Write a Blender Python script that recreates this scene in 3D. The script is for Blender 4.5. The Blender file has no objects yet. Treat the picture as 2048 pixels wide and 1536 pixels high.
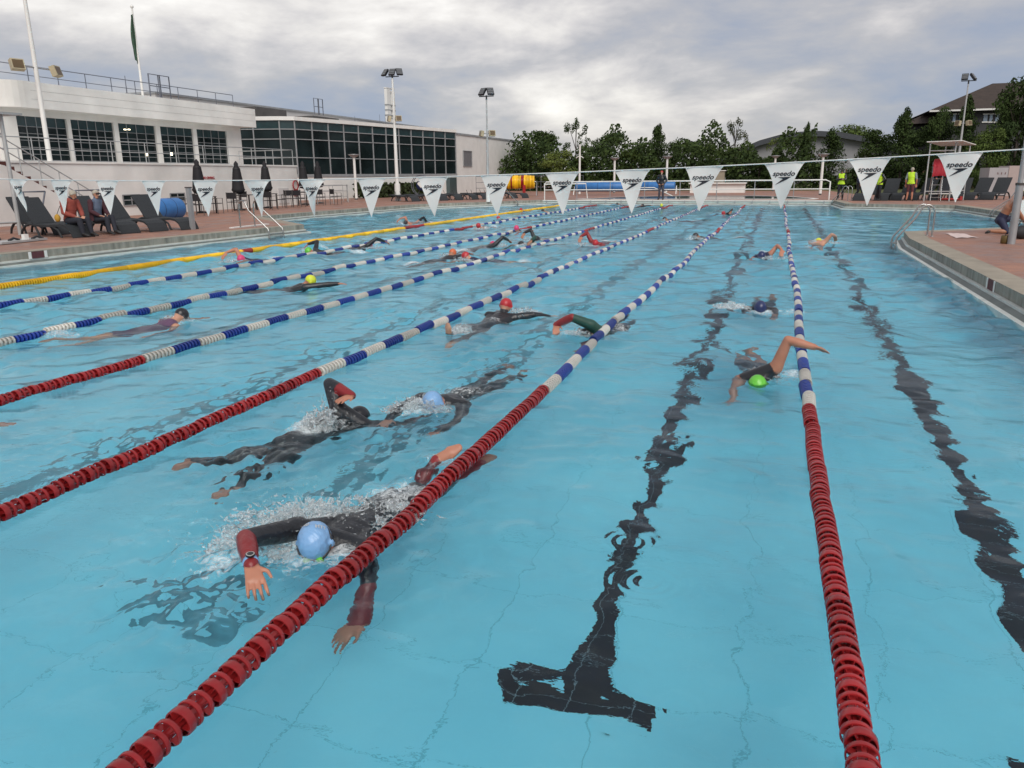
import bpy, bmesh, math, random
import numpy as np
from mathutils import Vector, Matrix, Quaternion
SC = bpy.context.scene
COL = SC.collection
PI = math.pi
rad = math.radians

# ------------------------------------------------------------------ camera
CF, CH, CROLL, CYAW, EYE = 1560.0, 415.0, 0.6, 18.5, 1.75
def _cam():
    p = math.atan2(CH, CF); r = rad(CROLL); a = rad(CYAW)
    fwd = np.array([-math.sin(a)*math.cos(p), math.cos(a)*math.cos(p), -math.sin(p)])
    right = np.array([math.cos(a), math.sin(a), 0.0])
    up = np.cross(right, fwd)
    return right*math.cos(r)-up*math.sin(r), right*math.sin(r)+up*math.cos(r), fwd
CR, CU, CFW = _cam()
cam_d = bpy.data.cameras.new('camera'); cam = bpy.data.objects.new('camera', cam_d); COL.objects.link(cam)
cam.matrix_world = Matrix(((CR[0], CU[0], -CFW[0], 0), (CR[1], CU[1], -CFW[1], 0), (CR[2], CU[2], -CFW[2], EYE), (0, 0, 0, 1)))
cam_d.sensor_width = 36; cam_d.lens = 36*CF/2048.0
cam_d.clip_start = 0.05; cam_d.clip_end = 2000
SC.camera = cam
SC.view_settings.view_transform = 'Standard'; SC.view_settings.look = 'None'
SC.view_settings.gamma = 1; SC.view_settings.exposure = 0.74
SC.render.resolution_x = 1024; SC.render.resolution_y = 768

def P(px, py, z=None, x=None, y=None):
    """survey helper: the point of the place seen at this spot of the photo that lies on the level z (or on the plane x / y)"""
    d = CFW*CF + CR*(px-1024.0) - CU*(py-768.0)
    t = (z-EYE)/d[2] if z is not None else (x/d[0] if x is not None else y/d[1])
    return Vector((d[0]*t, d[1]*t, EYE+d[2]*t))

# ------------------------------------------------------------------ world
SUN_AZ, SUN_EL = rad(150), rad(42)      # azimuth from +Y towards +X
world = bpy.data.worlds.new('World'); SC.world = world; world.use_nodes = True
def build_world():
    nt = world.node_tree; N = nt.nodes; L = nt.links; N.clear()
    out = N.new('ShaderNodeOutputWorld'); bg = N.new('ShaderNodeBackground'); bg.inputs[1].default_value = 0.1
    L.new(bg.outputs[0], out.inputs[0])
    sky = N.new('ShaderNodeTexSky'); sky.sky_type = 'NISHITA'; sky.sun_disc = False
    sky.sun_elevation = SUN_EL; sky.sun_rotation = SUN_AZ
    tc = N.new('ShaderNodeTexCoord'); sep = N.new('ShaderNodeSeparateXYZ'); L.new(tc.outputs['Generated'], sep.inputs[0])
    def math_(op, a, b=None, c=None, clamp=False):
        m = N.new('ShaderNodeMath'); m.operation = op; m.use_clamp = clamp
        for i, v in enumerate((a, b, c)):
            if v is None: continue
            if isinstance(v, (int, float)): m.inputs[i].default_value = v
            else: L.new(v, m.inputs[i])
        return m.outputs[0]
    zc = math_('ADD', math_('MAXIMUM', sep.outputs[2], 0.0), 0.30)
    u = math_('DIVIDE', sep.outputs[0], zc); v = math_('DIVIDE', sep.outputs[1], zc)
    cmb = N.new('ShaderNodeCombineXYZ'); L.new(u, cmb.inputs[0]); L.new(v, cmb.inputs[1])
    def noise(scale, det, rough, dist, off, src=cmb.outputs[0], stretch=(1, 1, 1)):
        mp = N.new('ShaderNodeMapping'); L.new(src, mp.inputs[0]); mp.inputs['Location'].default_value = off
        mp.inputs['Rotation'].default_value = (0, 0, rad(18)); mp.inputs['Scale'].default_value = stretch
        n = N.new('ShaderNodeTexNoise'); L.new(mp.outputs[0], n.inputs['Vector'])
        n.inputs['Scale'].default_value = scale; n.inputs['Detail'].default_value = det
        n.inputs['Roughness'].default_value = rough; n.inputs['Distortion'].default_value = dist
        return n.outputs['Fac']
    mp0 = N.new('ShaderNodeMapping'); L.new(tc.outputs['Generated'], mp0.inputs[0]); mp0.inputs['Scale'].default_value = (1, 1, 3.0)
    n4 = noise(2.1, 10, 0.56, 0.25, (9.7, 1.1, 5.5), src=mp0.outputs[0])
    n5 = noise(6.0, 8, 0.55, 0.3, (1.1, 5.5, 9.7), src=mp0.outputs[0])
    n1 = noise(0.95, 8, 0.52, 0.2, (3.1, 1.7, 0), stretch=(1.0, 1.1, 1))
    n2 = noise(2.9, 8, 0.58, 0.3, (7.7, 4.2, 0), stretch=(0.9, 1.1, 1))
    n3 = noise(0.4, 3, 0.5, 0.2, (1.2, 9.3, 0))
    s = math_('ADD', math_('ADD', math_('MULTIPLY', n1, 0.22), math_('MULTIPLY', n2, 0.12)), math_('ADD', math_('MULTIPLY', n4, 0.44), math_('MULTIPLY', n5, 0.22)))
    # brighter where the sun stands behind the cloud
    sd = Vector((math.sin(rad(-50))*math.cos(rad(12)), math.cos(rad(-50))*math.cos(rad(12)), math.sin(rad(12))))   # thin bright cloud low on the left
    dt = N.new('ShaderNodeVectorMath'); dt.operation = 'DOT_PRODUCT'; L.new(tc.outputs['Generated'], dt.inputs[0]); dt.inputs[1].default_value = sd
    glow = math_('POWER', math_('MAXIMUM', dt.outputs['Value'], 0.0), 9.0)
    s2 = math_('ADD', s, math_('MULTIPLY', glow, 0.05))
    ramp = N.new('ShaderNodeValToRGB'); L.new(s2, ramp.inputs[0]); cr = ramp.color_ramp
    pts = [(0.43, (3.3, 3.8, 5.0)), (0.47, (4.1, 4.3, 5.0)), (0.508, (5.2, 5.1, 5.3)), (0.54, (6.8, 6.5, 6.45)), (0.575, (8.8, 8.4, 8.0)), (0.63, (11.6, 11.2, 10.6))]
    while len(cr.elements) < len(pts): cr.elements.new(0.5)
    for e, (p_, c_) in zip(cr.elements, pts): e.position = p_; e.color = (*[k/12 for k in c_], 1)
    sc = N.new('ShaderNodeVectorMath'); sc.operation = 'SCALE'; L.new(ramp.outputs[0], sc.inputs[0]); sc.inputs['Scale'].default_value = 12*0.585
    mix = N.new('ShaderNodeMixRGB'); mix.inputs[0].default_value = 0.93
    L.new(sky.outputs[0], mix.inputs[1]); L.new(sc.outputs[0], mix.inputs[2])
    # below the horizon: dull land
    low = N.new('ShaderNodeMixRGB'); L.new(math_('GREATER_THAN', sep.outputs[2], -0.01), low.inputs[0])
    low.inputs[1].default_value = (1.2, 1.25, 1.0, 1); L.new(mix.outputs[0], low.inputs[2])
    L.new(low.outputs[0], bg.inputs[0])
build_world()
sun_d = bpy.data.lights.new('sun', 'SUN'); sun_d.energy = 1.5; sun_d.angle = rad(40); sun_d.color = (1.0, 0.95, 0.88)
sun = bpy.data.objects.new('sun', sun_d); COL.objects.link(sun)
sun.rotation_euler = Vector((-math.sin(SUN_AZ)*math.cos(SUN_EL), -math.cos(SUN_AZ)*math.cos(SUN_EL), -math.sin(SUN_EL))).to_track_quat('-Z', 'Y').to_euler()
sun.location = (0, 0, 30)

# ------------------------------------------------------------------ materials
MATS = {}
def mat(name, col, rough=0.6, metal=0.0, var=0.12, vscale=3.0, bump=0.0, bscale=20.0, spec=0.5, trans=0.0, emit=0.0, stretch=(1, 1, 1), alpha=1.0, sss=0.0):
    if name in MATS: return MATS[name]
    m = bpy.data.materials.new(name); m.use_nodes = True; nt = m.node_tree; N = nt.nodes; L = nt.links
    b = N['Principled BSDF']; b.inputs['Roughness'].default_value = rough; b.inputs['Metallic'].default_value = metal
    b.inputs['Specular IOR Level'].default_value = spec; b.inputs['Transmission Weight'].default_value = trans
    b.inputs['Alpha'].default_value = alpha
    if sss: b.inputs['Subsurface Weight'].default_value = sss; b.inputs['Subsurface Radius'].default_value = (0.02, 0.008, 0.004)
    if emit: b.inputs['Emission Color'].default_value = (*col, 1); b.inputs['Emission Strength'].default_value = emit
    tc = N.new('ShaderNodeTexCoord'); mp = N.new('ShaderNodeMapping'); L.new(tc.outputs['Object'], mp.inputs[0]); mp.inputs['Scale'].default_value = stretch
    n = N.new('ShaderNodeTexNoise'); L.new(mp.outputs[0], n.inputs['Vector']); n.inputs['Scale'].default_value = vscale; n.inputs['Detail'].default_value = 5
    r = N.new('ShaderNodeValToRGB'); L.new(n.outputs['Fac'], r.inputs[0])
    r.color_ramp.elements[0].position = 0.3; r.color_ramp.elements[1].position = 0.7
    r.color_ramp.elements[0].color = (*[c*(1-var) for c in col], 1); r.color_ramp.elements[1].color = (*[min(1, c*(1+var)) for c in col], 1)
    L.new(r.outputs[0], b.inputs['Base Color'])
    if bump:
        n2 = N.new('ShaderNodeTexNoise'); L.new(mp.outputs[0], n2.inputs['Vector']); n2.inputs['Scale'].default_value = bscale; n2.inputs['Detail'].default_value = 4
        bp = N.new('ShaderNodeBump'); bp.inputs['Strength'].default_value = bump; bp.inputs['Distance'].default_value = 0.02
        L.new(n2.outputs['Fac'], bp.inputs['Height']); L.new(bp.outputs[0], b.inputs['Normal'])
    MATS[name] = m; return m

# ------------------------------------------------------------------ mesh helper
class MB:
    def __init__(s): s.v = []; s.f = []; s.mi = []; s.sm = []
    def add(s, vs, fs, mi=0, smooth=False):
        o = len(s.v); s.v += [tuple(v) for v in vs]
        for f in fs: s.f.append([i+o for i in f]); s.mi.append(mi); s.sm.append(smooth)
        return s
    def box(s, c, size, mi=0, rz=0.0, M=None):
        hx, hy, hz = size[0]/2, size[1]/2, size[2]/2
        vs = [Vector((x, y, z)) for x in (-hx, hx) for y in (-hy, hy) for z in (-hz, hz)]
        R = M if M is not None else Matrix.Rotation(rz, 3, 'Z')
        vs = [R @ v + Vector(c) for v in vs]
        return s.add(vs, [(0, 1, 3, 2), (4, 6, 7, 5), (0, 4, 5, 1), (2, 3, 7, 6), (0, 2, 6, 4), (1, 5, 7, 3)], mi)
    def span(s, a, b, mi=0):     # axis box between corners
        c = [(a[i]+b[i])/2 for i in range(3)]; z = [abs(b[i]-a[i]) for i in range(3)]
        return s.box(c, z, mi)
    def cyl(s, a, b, r0, r1=None, n=10, mi=0, caps=True, smooth=True):
        r1 = r0 if r1 is None else r1; a = Vector(a); b = Vector(b); d = (b-a)
        if d.length < 1e-6: return s
        q = d.to_track_quat('Z', 'Y'); vs = []
        for k in range(n):
            t = 2*PI*k/n; w = q @ Vector((math.cos(t), math.sin(t), 0)); vs.append(a+w*r0); vs.append(b+w*r1)
        fs = [(2*k, 2*((k+1) % n), 2*((k+1) % n)+1, 2*k+1) for k in range(n)]
        s.add(vs, fs, mi, smooth)
        if caps: s.add([vs[2*k] for k in range(n)][::-1], [tuple(range(n))], mi); s.add([vs[2*k+1] for k in range(n)], [tuple(range(n))], mi)
        return s
    def tube(s, pts, r, n=8, mi=0, smooth=True, closed=False):
        pts = [Vector(p) for p in pts]; m = len(pts); rs = r if isinstance(r, (list, tuple)) else [r]*m
        prev = None; vs = []
        for i, p in enumerate(pts):
            if closed: t = pts[(i+1) % m]-pts[i-1]
            else: t = pts[min(i+1, m-1)]-pts[max(i-1, 0)]
            t.normalize()
            if prev is None: u = t.orthogonal().normalized()
            else:
                u = prev-t*prev.dot(t)
                u = u.normalized() if u.length > 1e-6 else t.orthogonal().normalized()
            prev = u; w = t.cross(u)
            for k in range(n):
                a = 2*PI*k/n; vs.append(p+(u*math.cos(a)+w*math.sin(a))*rs[i])
        fs = []
        for i in range(m if closed else m-1):
            j = (i+1) % m
            for k in range(n): fs.append((i*n+k, i*n+(k+1) % n, j*n+(k+1) % n, j*n+k))
        s.add(vs, fs, mi, smooth)
        if not closed: s.add(vs[:n][::-1], [tuple(range(n))], mi); s.add(vs[-n:], [tuple(range(n))], mi)
        return s
    def lathe(s, prof, o=(0, 0, 0), axis='Z', n=16, mi=0, smooth=True, M=None):
        vs = []; o = Vector(o)
        for (r, h) in prof:
            for k in range(n):
                a = 2*PI*k/n; c, t = r*math.cos(a), r*math.sin(a)
                v = Vector((c, t, h)) if axis == 'Z' else (Vector((c, h, t)) if axis == 'Y' else Vector((h, c, t)))
                if M is not None: v = M @ v
                vs.append(v+o)
        fs = []
        for i in range(len(prof)-1):
            for k in range(n):
                f = (i*n+k, i*n+(k+1) % n, (i+1)*n+(k+1) % n, (i+1)*n+k)
                fs.append(f if axis != 'Y' else f[::-1])
        return s.add(vs, fs, mi, smooth)
    def ball(s, c, r, mi=0, n=10, m=6, sc=(1, 1, 1), M=None):
        prof = [(r*math.sin(PI*i/m), -r*math.cos(PI*i/m)) for i in range(m+1)]
        S = Matrix.Diagonal(Vector(sc)); S = (M @ S) if M is not None else S
        prof[0] = (1e-5, -r); prof[-1] = (1e-5, r)
        return s.lathe(prof, c, n=n, mi=mi, M=S)
    def prism(s, poly, z0, z1, mi=0):
        n = len(poly); a = sum(poly[i][0]*poly[(i+1) % n][1]-poly[(i+1) % n][0]*poly[i][1] for i in range(n))
        if a < 0: poly = poly[::-1]
        vs = [(p[0], p[1], z0) for p in poly]+[(p[0], p[1], z1) for p in poly]
        fs = [tuple(range(n))[::-1], tuple(range(n, 2*n))]+[(i, (i+1) % n, (i+1) % n+n, i+n) for i in range(n)]
        return s.add(vs, fs, mi)
    def xf(s, M):
        s.v = [tuple(M @ Vector(v)) for v in s.v]; return s
    def build(s, name, mats, parent=None, loc=None, **kw):
        me = bpy.data.meshes.new(name); me.from_pydata(s.v, [], s.f)
        for m in (mats if isinstance(mats, (list, tuple)) else [mats]): me.materials.append(m)
        me.polygons.foreach_set('material_index', s.mi); me.polygons.foreach_set('use_smooth', s.sm); me.update()
        return link(name, me, parent, loc, **kw)
def link(name, me, parent=None, loc=None, **kw):
    o = bpy.data.objects.new(name, me); COL.objects.link(o)
    if parent is not None: o.parent = parent
    if loc is not None: o.location = loc
    for k, v in kw.items():
        if v: o[k] = v
    return o
def thing(name, label, cat, loc=(0, 0, 0), rz=0.0, group=None):
    o = bpy.data.objects.new(name, None); COL.objects.link(o); o.location = loc; o.rotation_euler = (0, 0, rz)
    o.empty_display_size = 0.1; o['label'] = label; o['category'] = cat
    if group: o['group'] = group
    return o
def tag(o, label, cat, group=None, kind=None):
    o['label'] = label; o['category'] = cat
    if group: o['group'] = group
    if kind: o['kind'] = kind
    return o
def dup(root, loc, rz=None, label=None, sc=None):
    r = root.copy(); COL.objects.link(r); r.location = loc
    if rz is not None: r.rotation_euler = (0, 0, rz)
    if sc is not None: r.scale = sc
    if label: r['label'] = label
    for ch in list(root.children):
        c = ch.copy(); COL.objects.link(c); c.parent = r
        for g in list(ch.children):
            d = g.copy(); COL.objects.link(d); d.parent = c
    return r

WHITE = mat('white_paint', (0.73, 0.72, 0.69), 0.6, var=0.06, vscale=1.2)
STEEL = mat('stainless_steel', (0.42, 0.42, 0.41), 0.25, 0.9, var=0.08)
GREYMETAL = mat('grey_galvanised', (0.34, 0.35, 0.36), 0.45, 0.4, var=0.1)
DARK = mat('black_plastic', (0.02, 0.021, 0.024), 0.5)
# ------------------------------------------------------------------ pool outline (metres; camera foot at the origin, lanes along +Y)
ZD = 0.28                # deck level above the water
POOL = [(2.95, -1.0), (2.95, 20.3), (3.15, 22.6), (9.6, 27.6), (8.2, 31.4), (7.7, 40.9), (3.2, 43.1), (2.95, 48.2), (-14.2, 49.2), (-19.3, 41.5), (-20.1, 31.2), (-20.0, 27.6), (-14.9, 22.9), (-15.3, 16.0), (-15.5, 9.0), (-15.6, -1.0)]
SWIM = dict()   # filled by the swimmers part: disturbed places of the water surface

def inset(poly, d):
    """offset the closed outline towards the water by d (d<0: onto the deck)"""
    n = len(poly); out = []
    for i in range(n):
        p0, p1, p2 = Vector(poly[i-1]), Vector(poly[i]), Vector(poly[(i+1) % n])
        a = (p1-p0).normalized(); b = (p2-p1).normalized()
        na = Vector((-a.y, a.x)); nb = Vector((-b.y, b.x))
        m = (na+nb); m.normalize(); k = max(0.35, m.dot(na))
        q = p1+m*(d/k); out.append((q.x, q.y))
    return out
def ring(poly_a, za, poly_b, zb):
    n = len(poly_a); vs = [(p[0], p[1], za) for p in poly_a]+[(p[0], p[1], zb) for p in poly_b]
    return vs, [(i, (i+1) % n, (i+1) % n+n, i+n) for i in range(n)]

def setting():
    # materials of the deck
    def brick(name, c1, c2, mortar, scale, bw=0.5, bh=0.25, rough=0.8, stain=0.35, wet=False):
        m = bpy.data.materials.new(name); m.use_nodes = True; nt = m.node_tree; N = nt.nodes; L = nt.links; b = N['Principled BSDF']
        tc = N.new('ShaderNodeTexCoord'); br = N.new('ShaderNodeTexBrick'); L.new(tc.outputs['Object'], br.inputs['Vector'])
        br.inputs['Color1'].default_value = (*c1, 1); br.inputs['Color2'].default_value = (*c2, 1); br.inputs['Mortar'].default_value = (*mortar, 1)
        br.inputs['Scale'].default_value = scale; br.inputs['Mortar Size'].default_value = 0.012; br.inputs['Brick Width'].default_value = bw; br.inputs['Row Height'].default_value = bh
        n = N.new('ShaderNodeTexNoise'); L.new(tc.outputs['Object'], n.inputs['Vector']); n.inputs['Scale'].default_value = 0.9; n.inputs['Detail'].default_value = 8; n.inputs['Roughness'].default_value = 0.65
        r = N.new('ShaderNodeValToRGB'); L.new(n.outputs['Fac'], r.inputs[0]); r.color_ramp.elements[0].position = 0.35; r.color_ramp.elements[1].position = 0.65
        k = 1-stain; r.color_ramp.elements[0].color = (k, k, k*1.02, 1); r.color_ramp.elements[1].color = (1, 1, 1, 1)
        mx = N.new('ShaderNodeMixRGB'); mx.blend_type = 'MULTIPLY'; mx.inputs[0].default_value = 1; L.new(br.outputs['Color'], mx.inputs[1]); L.new(r.outputs[0], mx.inputs[2])
        L.new(mx.outputs[0], b.inputs['Base Color']); b.inputs['Roughness'].default_value = rough
        if wet:
            r2 = N.new('ShaderNodeValToRGB'); L.new(n.outputs['Fac'], r2.inputs[0]); r2.color_ramp.elements[0].position = 0.38; r2.color_ramp.elements[1].position = 0.6
            r2.color_ramp.elements[0].color = (0.32, 0.32, 0.32, 1); r2.color_ramp.elements[1].color = (0.85, 0.85, 0.85, 1); L.new(r2.outputs[0], b.inputs['Roughness'])
        bp = N.new('ShaderNodeBump'); bp.inputs['Strength'].default_value = 0.3; bp.inputs['Distance'].default_value = 0.01; L.new(br.outputs['Fac'], bp.inputs['Height']); bp.invert = True; L.new(bp.outputs[0], b.inputs['Normal'])
        return m
    m_deck = brick('terracotta_pavers', (0.40, 0.20, 0.135), (0.33, 0.165, 0.12), (0.24, 0.16, 0.125), 2.4, wet=True)
    m_cope = mat('coping_concrete', (0.30, 0.265, 0.21), 0.8, var=0.16, vscale=2.5, bump=0.3, bscale=60)
    m_face = mat('stained_concrete_face', (0.25, 0.245, 0.21), 0.75, var=0.38, vscale=2.2, bump=0.3, bscale=14, stretch=(3, 3, 0.6))
    m_rim = mat('gutter_rim_tile', (0.55, 0.58, 0.55), 0.45, var=0.15, vscale=4)
    m_chan = mat('gutter_channel', (0.13, 0.15, 0.14), 0.6, var=0.2, vscale=3)
    m_wall = mat('pool_wall_tile', (0.34, 0.55, 0.62), 0.4, var=0.08)
    A = POOL
    # gutter profile, from the coping edge towards the water
    prof = [(0.0, ZD, 0), (0.0, 0.125, 1), (0.05, 0.12, 2), (0.05, 0.085, 2), (0.13, 0.03, 3), (0.13, 0.045, 2), (0.20, 0.04, 2), (0.20, -0.06, 2), (0.2, -2.2, 4)]
    offs = {}
    for i in range(len(prof)-1):
        (d0, z0, _), (d1, z1, k) = prof[i], prof[i+1]
        mb = offs.setdefault({1: 'coping_face', 2: 'gutter_rim', 3: 'gutter_channel', 4: 'pool_wall'}[k], MB())
        vs, fs = ring(inset(A, d0), z0, inset(A, d1), z1); mb.add(vs, [f[::-1] for f in fs])
    mm = {'coping_face': m_face, 'gutter_rim': m_rim, 'gutter_channel': m_chan, 'pool_wall': m_wall}
    for k, mb in offs.items(): mb.build(k, mm[k], kind='structure')
    mb = MB(); vs, fs = ring(inset(A, -0.42), ZD, A, ZD); mb.add(vs, [f[::-1] for f in fs]); mb.build('coping', m_cope, kind='structure')
    # deck: triangulated sheet with the pool cut out
    bm = bmesh.new()
    outer = [(60, -12), (60, 57), (14, 57), (5.5, 60), (4, 76), (-25, 78), (-25, 130), (-75, 130), (-75, -12)]
    hole = inset(A, -0.42)
    ov = [bm.verts.new((p[0], p[1], ZD)) for p in outer]; hv = [bm.verts.new((p[0], p[1], ZD)) for p in hole]
    es = [bm.edges.new((ov[i], ov[(i+1) % len(ov)])) for i in range(len(ov))]+[bm.edges.new((hv[i], hv[(i+1) % len(hv)])) for i in range(len(hv))]
    bmesh.ops.triangle_fill(bm, use_beauty=True, edges=es)
    # remove triangles inside the pool
    def inside(x, y, poly):
        c = False; n = len(poly)
        for i in range(n):
            x1, y1 = poly[i]; x2, y2 = poly[(i+1) % n]
            if (y1 > y) != (y2 > y) and x < (x2-x1)*(y-y1)/(y2-y1)+x1: c = not c
        return c
    kill = [f for f in bm.faces if inside(f.calc_center_median().x, f.calc_center_median().y, hole)]
    bmesh.ops.delete(bm, geom=kill, context='FACES')
    bmesh.ops.recalc_face_normals(bm, faces=bm.faces)
    for f in bm.faces:
        if f.normal.z < 0: f.normal_flip()
    me = bpy.data.meshes.new('deck'); bm.to_mesh(me); bm.free(); me.materials.append(m_deck); link('deck', me, kind='structure')
    # land to the horizon
    m_gr = mat('park_grass', (0.075, 0.085, 0.022), 0.95, var=0.3, vscale=0.6, bump=0.4, bscale=40)
    MB().add([(-900, -300, -2.6), (900, -300, -2.6), (900, 1200, -2.6), (-900, 1200, -2.6)], [(0, 1, 2, 3)]).build('land', m_gr, kind='structure')
    MB().add([(-900, 50.3, ZD-.012), (900, 50.3, ZD-.012), (900, 1200, ZD-.012), (-900, 1200, ZD-.012)], [(0, 1, 2, 3)]).build('lawn', m_gr, kind='structure')
    # pool floor, light blue paint with faint tile joints, and the black lane lines
    fm = bpy.data.materials.new('pool_floor_paint'); fm.use_nodes = True; nt = fm.node_tree; N = nt.nodes; L = nt.links; b = N['Principled BSDF']
    tc = N.new('ShaderNodeTexCoord'); br = N.new('ShaderNodeTexBrick'); L.new(tc.outputs['Object'], br.inputs['Vector']); br.offset = 0
    br.inputs['Scale'].default_value = 1; br.inputs['Brick Width'].default_value = 0.62; br.inputs['Row Height'].default_value = 0.62; br.inputs['Mortar Size'].default_value = 0.004
    c = (0.31, 0.84, 1.0)
    br.inputs['Color1'].default_value = (*c, 1); br.inputs['Color2'].default_value = (c[0]*0.95, c[1]*0.97, c[2]*0.97, 1); br.inputs['Mortar'].default_value = (0.18, 0.62, 0.76, 1)
    n = N.new('ShaderNodeTexNoise'); L.new(tc.outputs['Object'], n.inputs['Vector']); n.inputs['Scale'].default_value = 0.7; n.inputs['Detail'].default_value = 5
    r = N.new('ShaderNodeValToRGB'); L.new(n.outputs['Fac'], r.inputs[0]); r.color_ramp.elements[0].color = (0.80, 0.9, 0.93, 1); r.color_ramp.elements[1].color = (1, 1, 1, 1); r.color_ramp.elements[0].position = 0.35; r.color_ramp.elements[1].position = 0.65
    mx = N.new('ShaderNodeMixRGB'); mx.blend_type = 'MULTIPLY'; mx.inputs[0].default_value = 1; L.new(br.outputs['Color'], mx.inputs[1]); L.new(r.outputs[0], mx.inputs[2]); L.new(mx.outputs[0], b.inputs['Base Color'])
    b.inputs['Roughness'].default_value = 0.7
    def depth(y): return -(0.95+0.012*max(0, y))
    mb = MB(); ys = [-1, 0, 10, 20, 30, 40, 50]
    for a_, b_ in zip(ys[:-1], ys[1:]): mb.add([(-21, a_, depth(a_)), (9.5, a_, depth(a_)), (9.5, b_, depth(b_)), (-21, b_, depth(b_))], [(0, 1, 2, 3)])
    mb.build('pool_floor', fm, kind='structure')
    ml = mat('lane_line_tile', (0.004, 0.005, 0.010), 0.5, var=0.2)
    nt = ml.node_tree; b = nt.nodes['Principled BSDF']; tc_ = nt.nodes.new('ShaderNodeTexCoord'); bk = nt.nodes.new('ShaderNodeTexBrick'); nt.links.new(tc_.outputs['Object'], bk.inputs['Vector']); bk.offset = 0
    bk.inputs['Scale'].default_value = 1; bk.inputs['Brick Width'].default_value = .25; bk.inputs['Row Height'].default_value = .25; bk.inputs['Mortar Size'].default_value = .003
    bk.inputs['Color1'].default_value = (.004, .005, .010, 1); bk.inputs['Color2'].default_value = (.006, .007, .013, 1); bk.inputs['Mortar'].default_value = (.16, .24, .27, 1); nt.links.new(bk.outputs['Color'], b.inputs['Base Color'])
    hazed = mat('water_hazed_lane_line', (0.10, 0.33, 0.42), 0.6, var=0.35, vscale=2); dull = mat('far_water_hazed_lane_line', (0.05, 0.13, 0.17), 0.6, var=0.4, vscale=2)  # haze of churned left-lane water and far turbid water, painted into line colours
    mb = MB()
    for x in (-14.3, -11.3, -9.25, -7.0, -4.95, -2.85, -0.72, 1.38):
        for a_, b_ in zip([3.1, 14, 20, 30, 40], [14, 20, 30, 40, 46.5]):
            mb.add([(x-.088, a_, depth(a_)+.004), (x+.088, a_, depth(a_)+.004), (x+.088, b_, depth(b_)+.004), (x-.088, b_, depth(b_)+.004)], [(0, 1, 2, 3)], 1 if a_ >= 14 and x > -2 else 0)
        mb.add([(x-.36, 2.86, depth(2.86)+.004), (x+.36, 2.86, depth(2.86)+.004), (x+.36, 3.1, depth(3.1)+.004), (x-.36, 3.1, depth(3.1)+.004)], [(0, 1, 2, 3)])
        if x == -2.85: mb.build('water_hazed_lane_lines', [hazed, hazed], kind='structure'); mb = MB()
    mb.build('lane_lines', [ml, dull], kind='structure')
    mj = mat('joint_sealant', (0.19, 0.34, 0.33), 0.6, var=0.2)
    mb = MB()
    for x in (-1.2, -9.9): mb.add([(x-.045, -1, -.945), (x+.045, -1, -.945), (x+.045, 48, depth(48)+.006), (x-.045, 48, depth(48)+.006)], [(0, 1, 2, 3)])
    mb.build('floor_joint', mj, kind='structure')
setting()

# ------------------------------------------------------------------ water surface
# swimmer disturbance centres: (x, y, radius, strength, foam)
DIST = []
WAVE_SEED = 5
def wave_set():
    rng = np.random.RandomState(WAVE_SEED); W = []
    for i in range(110):
        lam = 0.13*(2.2/0.13)**rng.rand()          # 0.22 .. 3.2 m
        ang = rng.normal(rad(95), rad(55)) if rng.rand() < .7 else rng.rand()*2*PI
        k = 2*PI/lam; slope = 0.0165*(lam/0.6)**-0.22
        W.append((k*math.cos(ang), k*math.sin(ang), slope/k, rng.rand()*2*PI))
    return W
WAVES = wave_set()
def wave_z(x, y):
    """x, y numpy arrays -> height"""
    z = np.zeros_like(x)
    # calmer and livelier patches
    env = 0.75+0.35*np.sin(0.31*x+0.23*y+1.0)*np.sin(0.17*y-0.29*x+2.0)+0.25*np.sin(0.9*x+0.35*y+0.5)
    far = 1+1.7/(1+np.exp(-(np.sqrt(x*x+y*y)-7)/2.2)); dist = np.sqrt(x*x+y*y)
    env = env*(0.40+0.55/(1+np.exp(-(y-6)/2.5)))*(1+0.4/(1+np.exp((x+5)/1.5)))
    for kx, ky, a, ph in WAVES:
        lam = 2*PI/math.hypot(kx, ky)
        w = (far if lam < 0.9 else 1.0)/(1+np.exp(-(lam-0.022*dist)/(0.006*dist+1e-3)*1.0)) if lam < 1.2 else 1.0
        z += w*a*np.sin(kx*x+ky*y+ph)
    z *= env
    for i, (cx_, cy_, R, st, fo) in enumerate(DIST):
        rng = np.random.RandomState(i+50)
        m = (np.abs(x-cx_) < 3*R) & (np.abs(y-cy_) < 3*R)
        if not m.any(): continue
        xx, yy = x[m], y[m]; r2 = ((xx-cx_)**2+(yy-cy_)**2)/(R*R); g = np.exp(-r2)
        zz = np.zeros_like(xx)
        for j in range(26):
            lam = (0.045+0.24*rng.rand()**1.6)*max(1.0, math.hypot(cx_, cy_)/4.5); an = rng.rand()*2*PI; k = 2*PI/lam
            zz += 0.095/k*np.sin(k*(math.cos(an)*xx+math.sin(an)*yy)+rng.rand()*6.3)
        rr = np.sqrt((xx-cx_)**2+(yy-cy_)**2); zz += 0.012*np.sin(rr*2*PI/0.28)*np.exp(-rr/R)
        z[m] += st*zz*g
    for (cx_, cy_, R, a, lam) in RINGS:
        rr = np.sqrt((x-cx_)**2+(y-cy_)**2); z += a*np.sin(rr*2*PI/lam)*np.exp(-(rr/R)**2)*np.minimum(1, rr/.03)
    return z
RINGS = [(-.43, 3.17, .16, .0030, .055), (-.58, 3.52, .12, .0022, .05), (-.93, 4.65, .18, .003, .07), (-2.95, 2.0, .1, .002, .05), (.05, 4.3, .14, .002, .06), (1.3, 5.0, .16, .0022, .07), (-.2, 2.35, .09, .0015, .045)]
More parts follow.
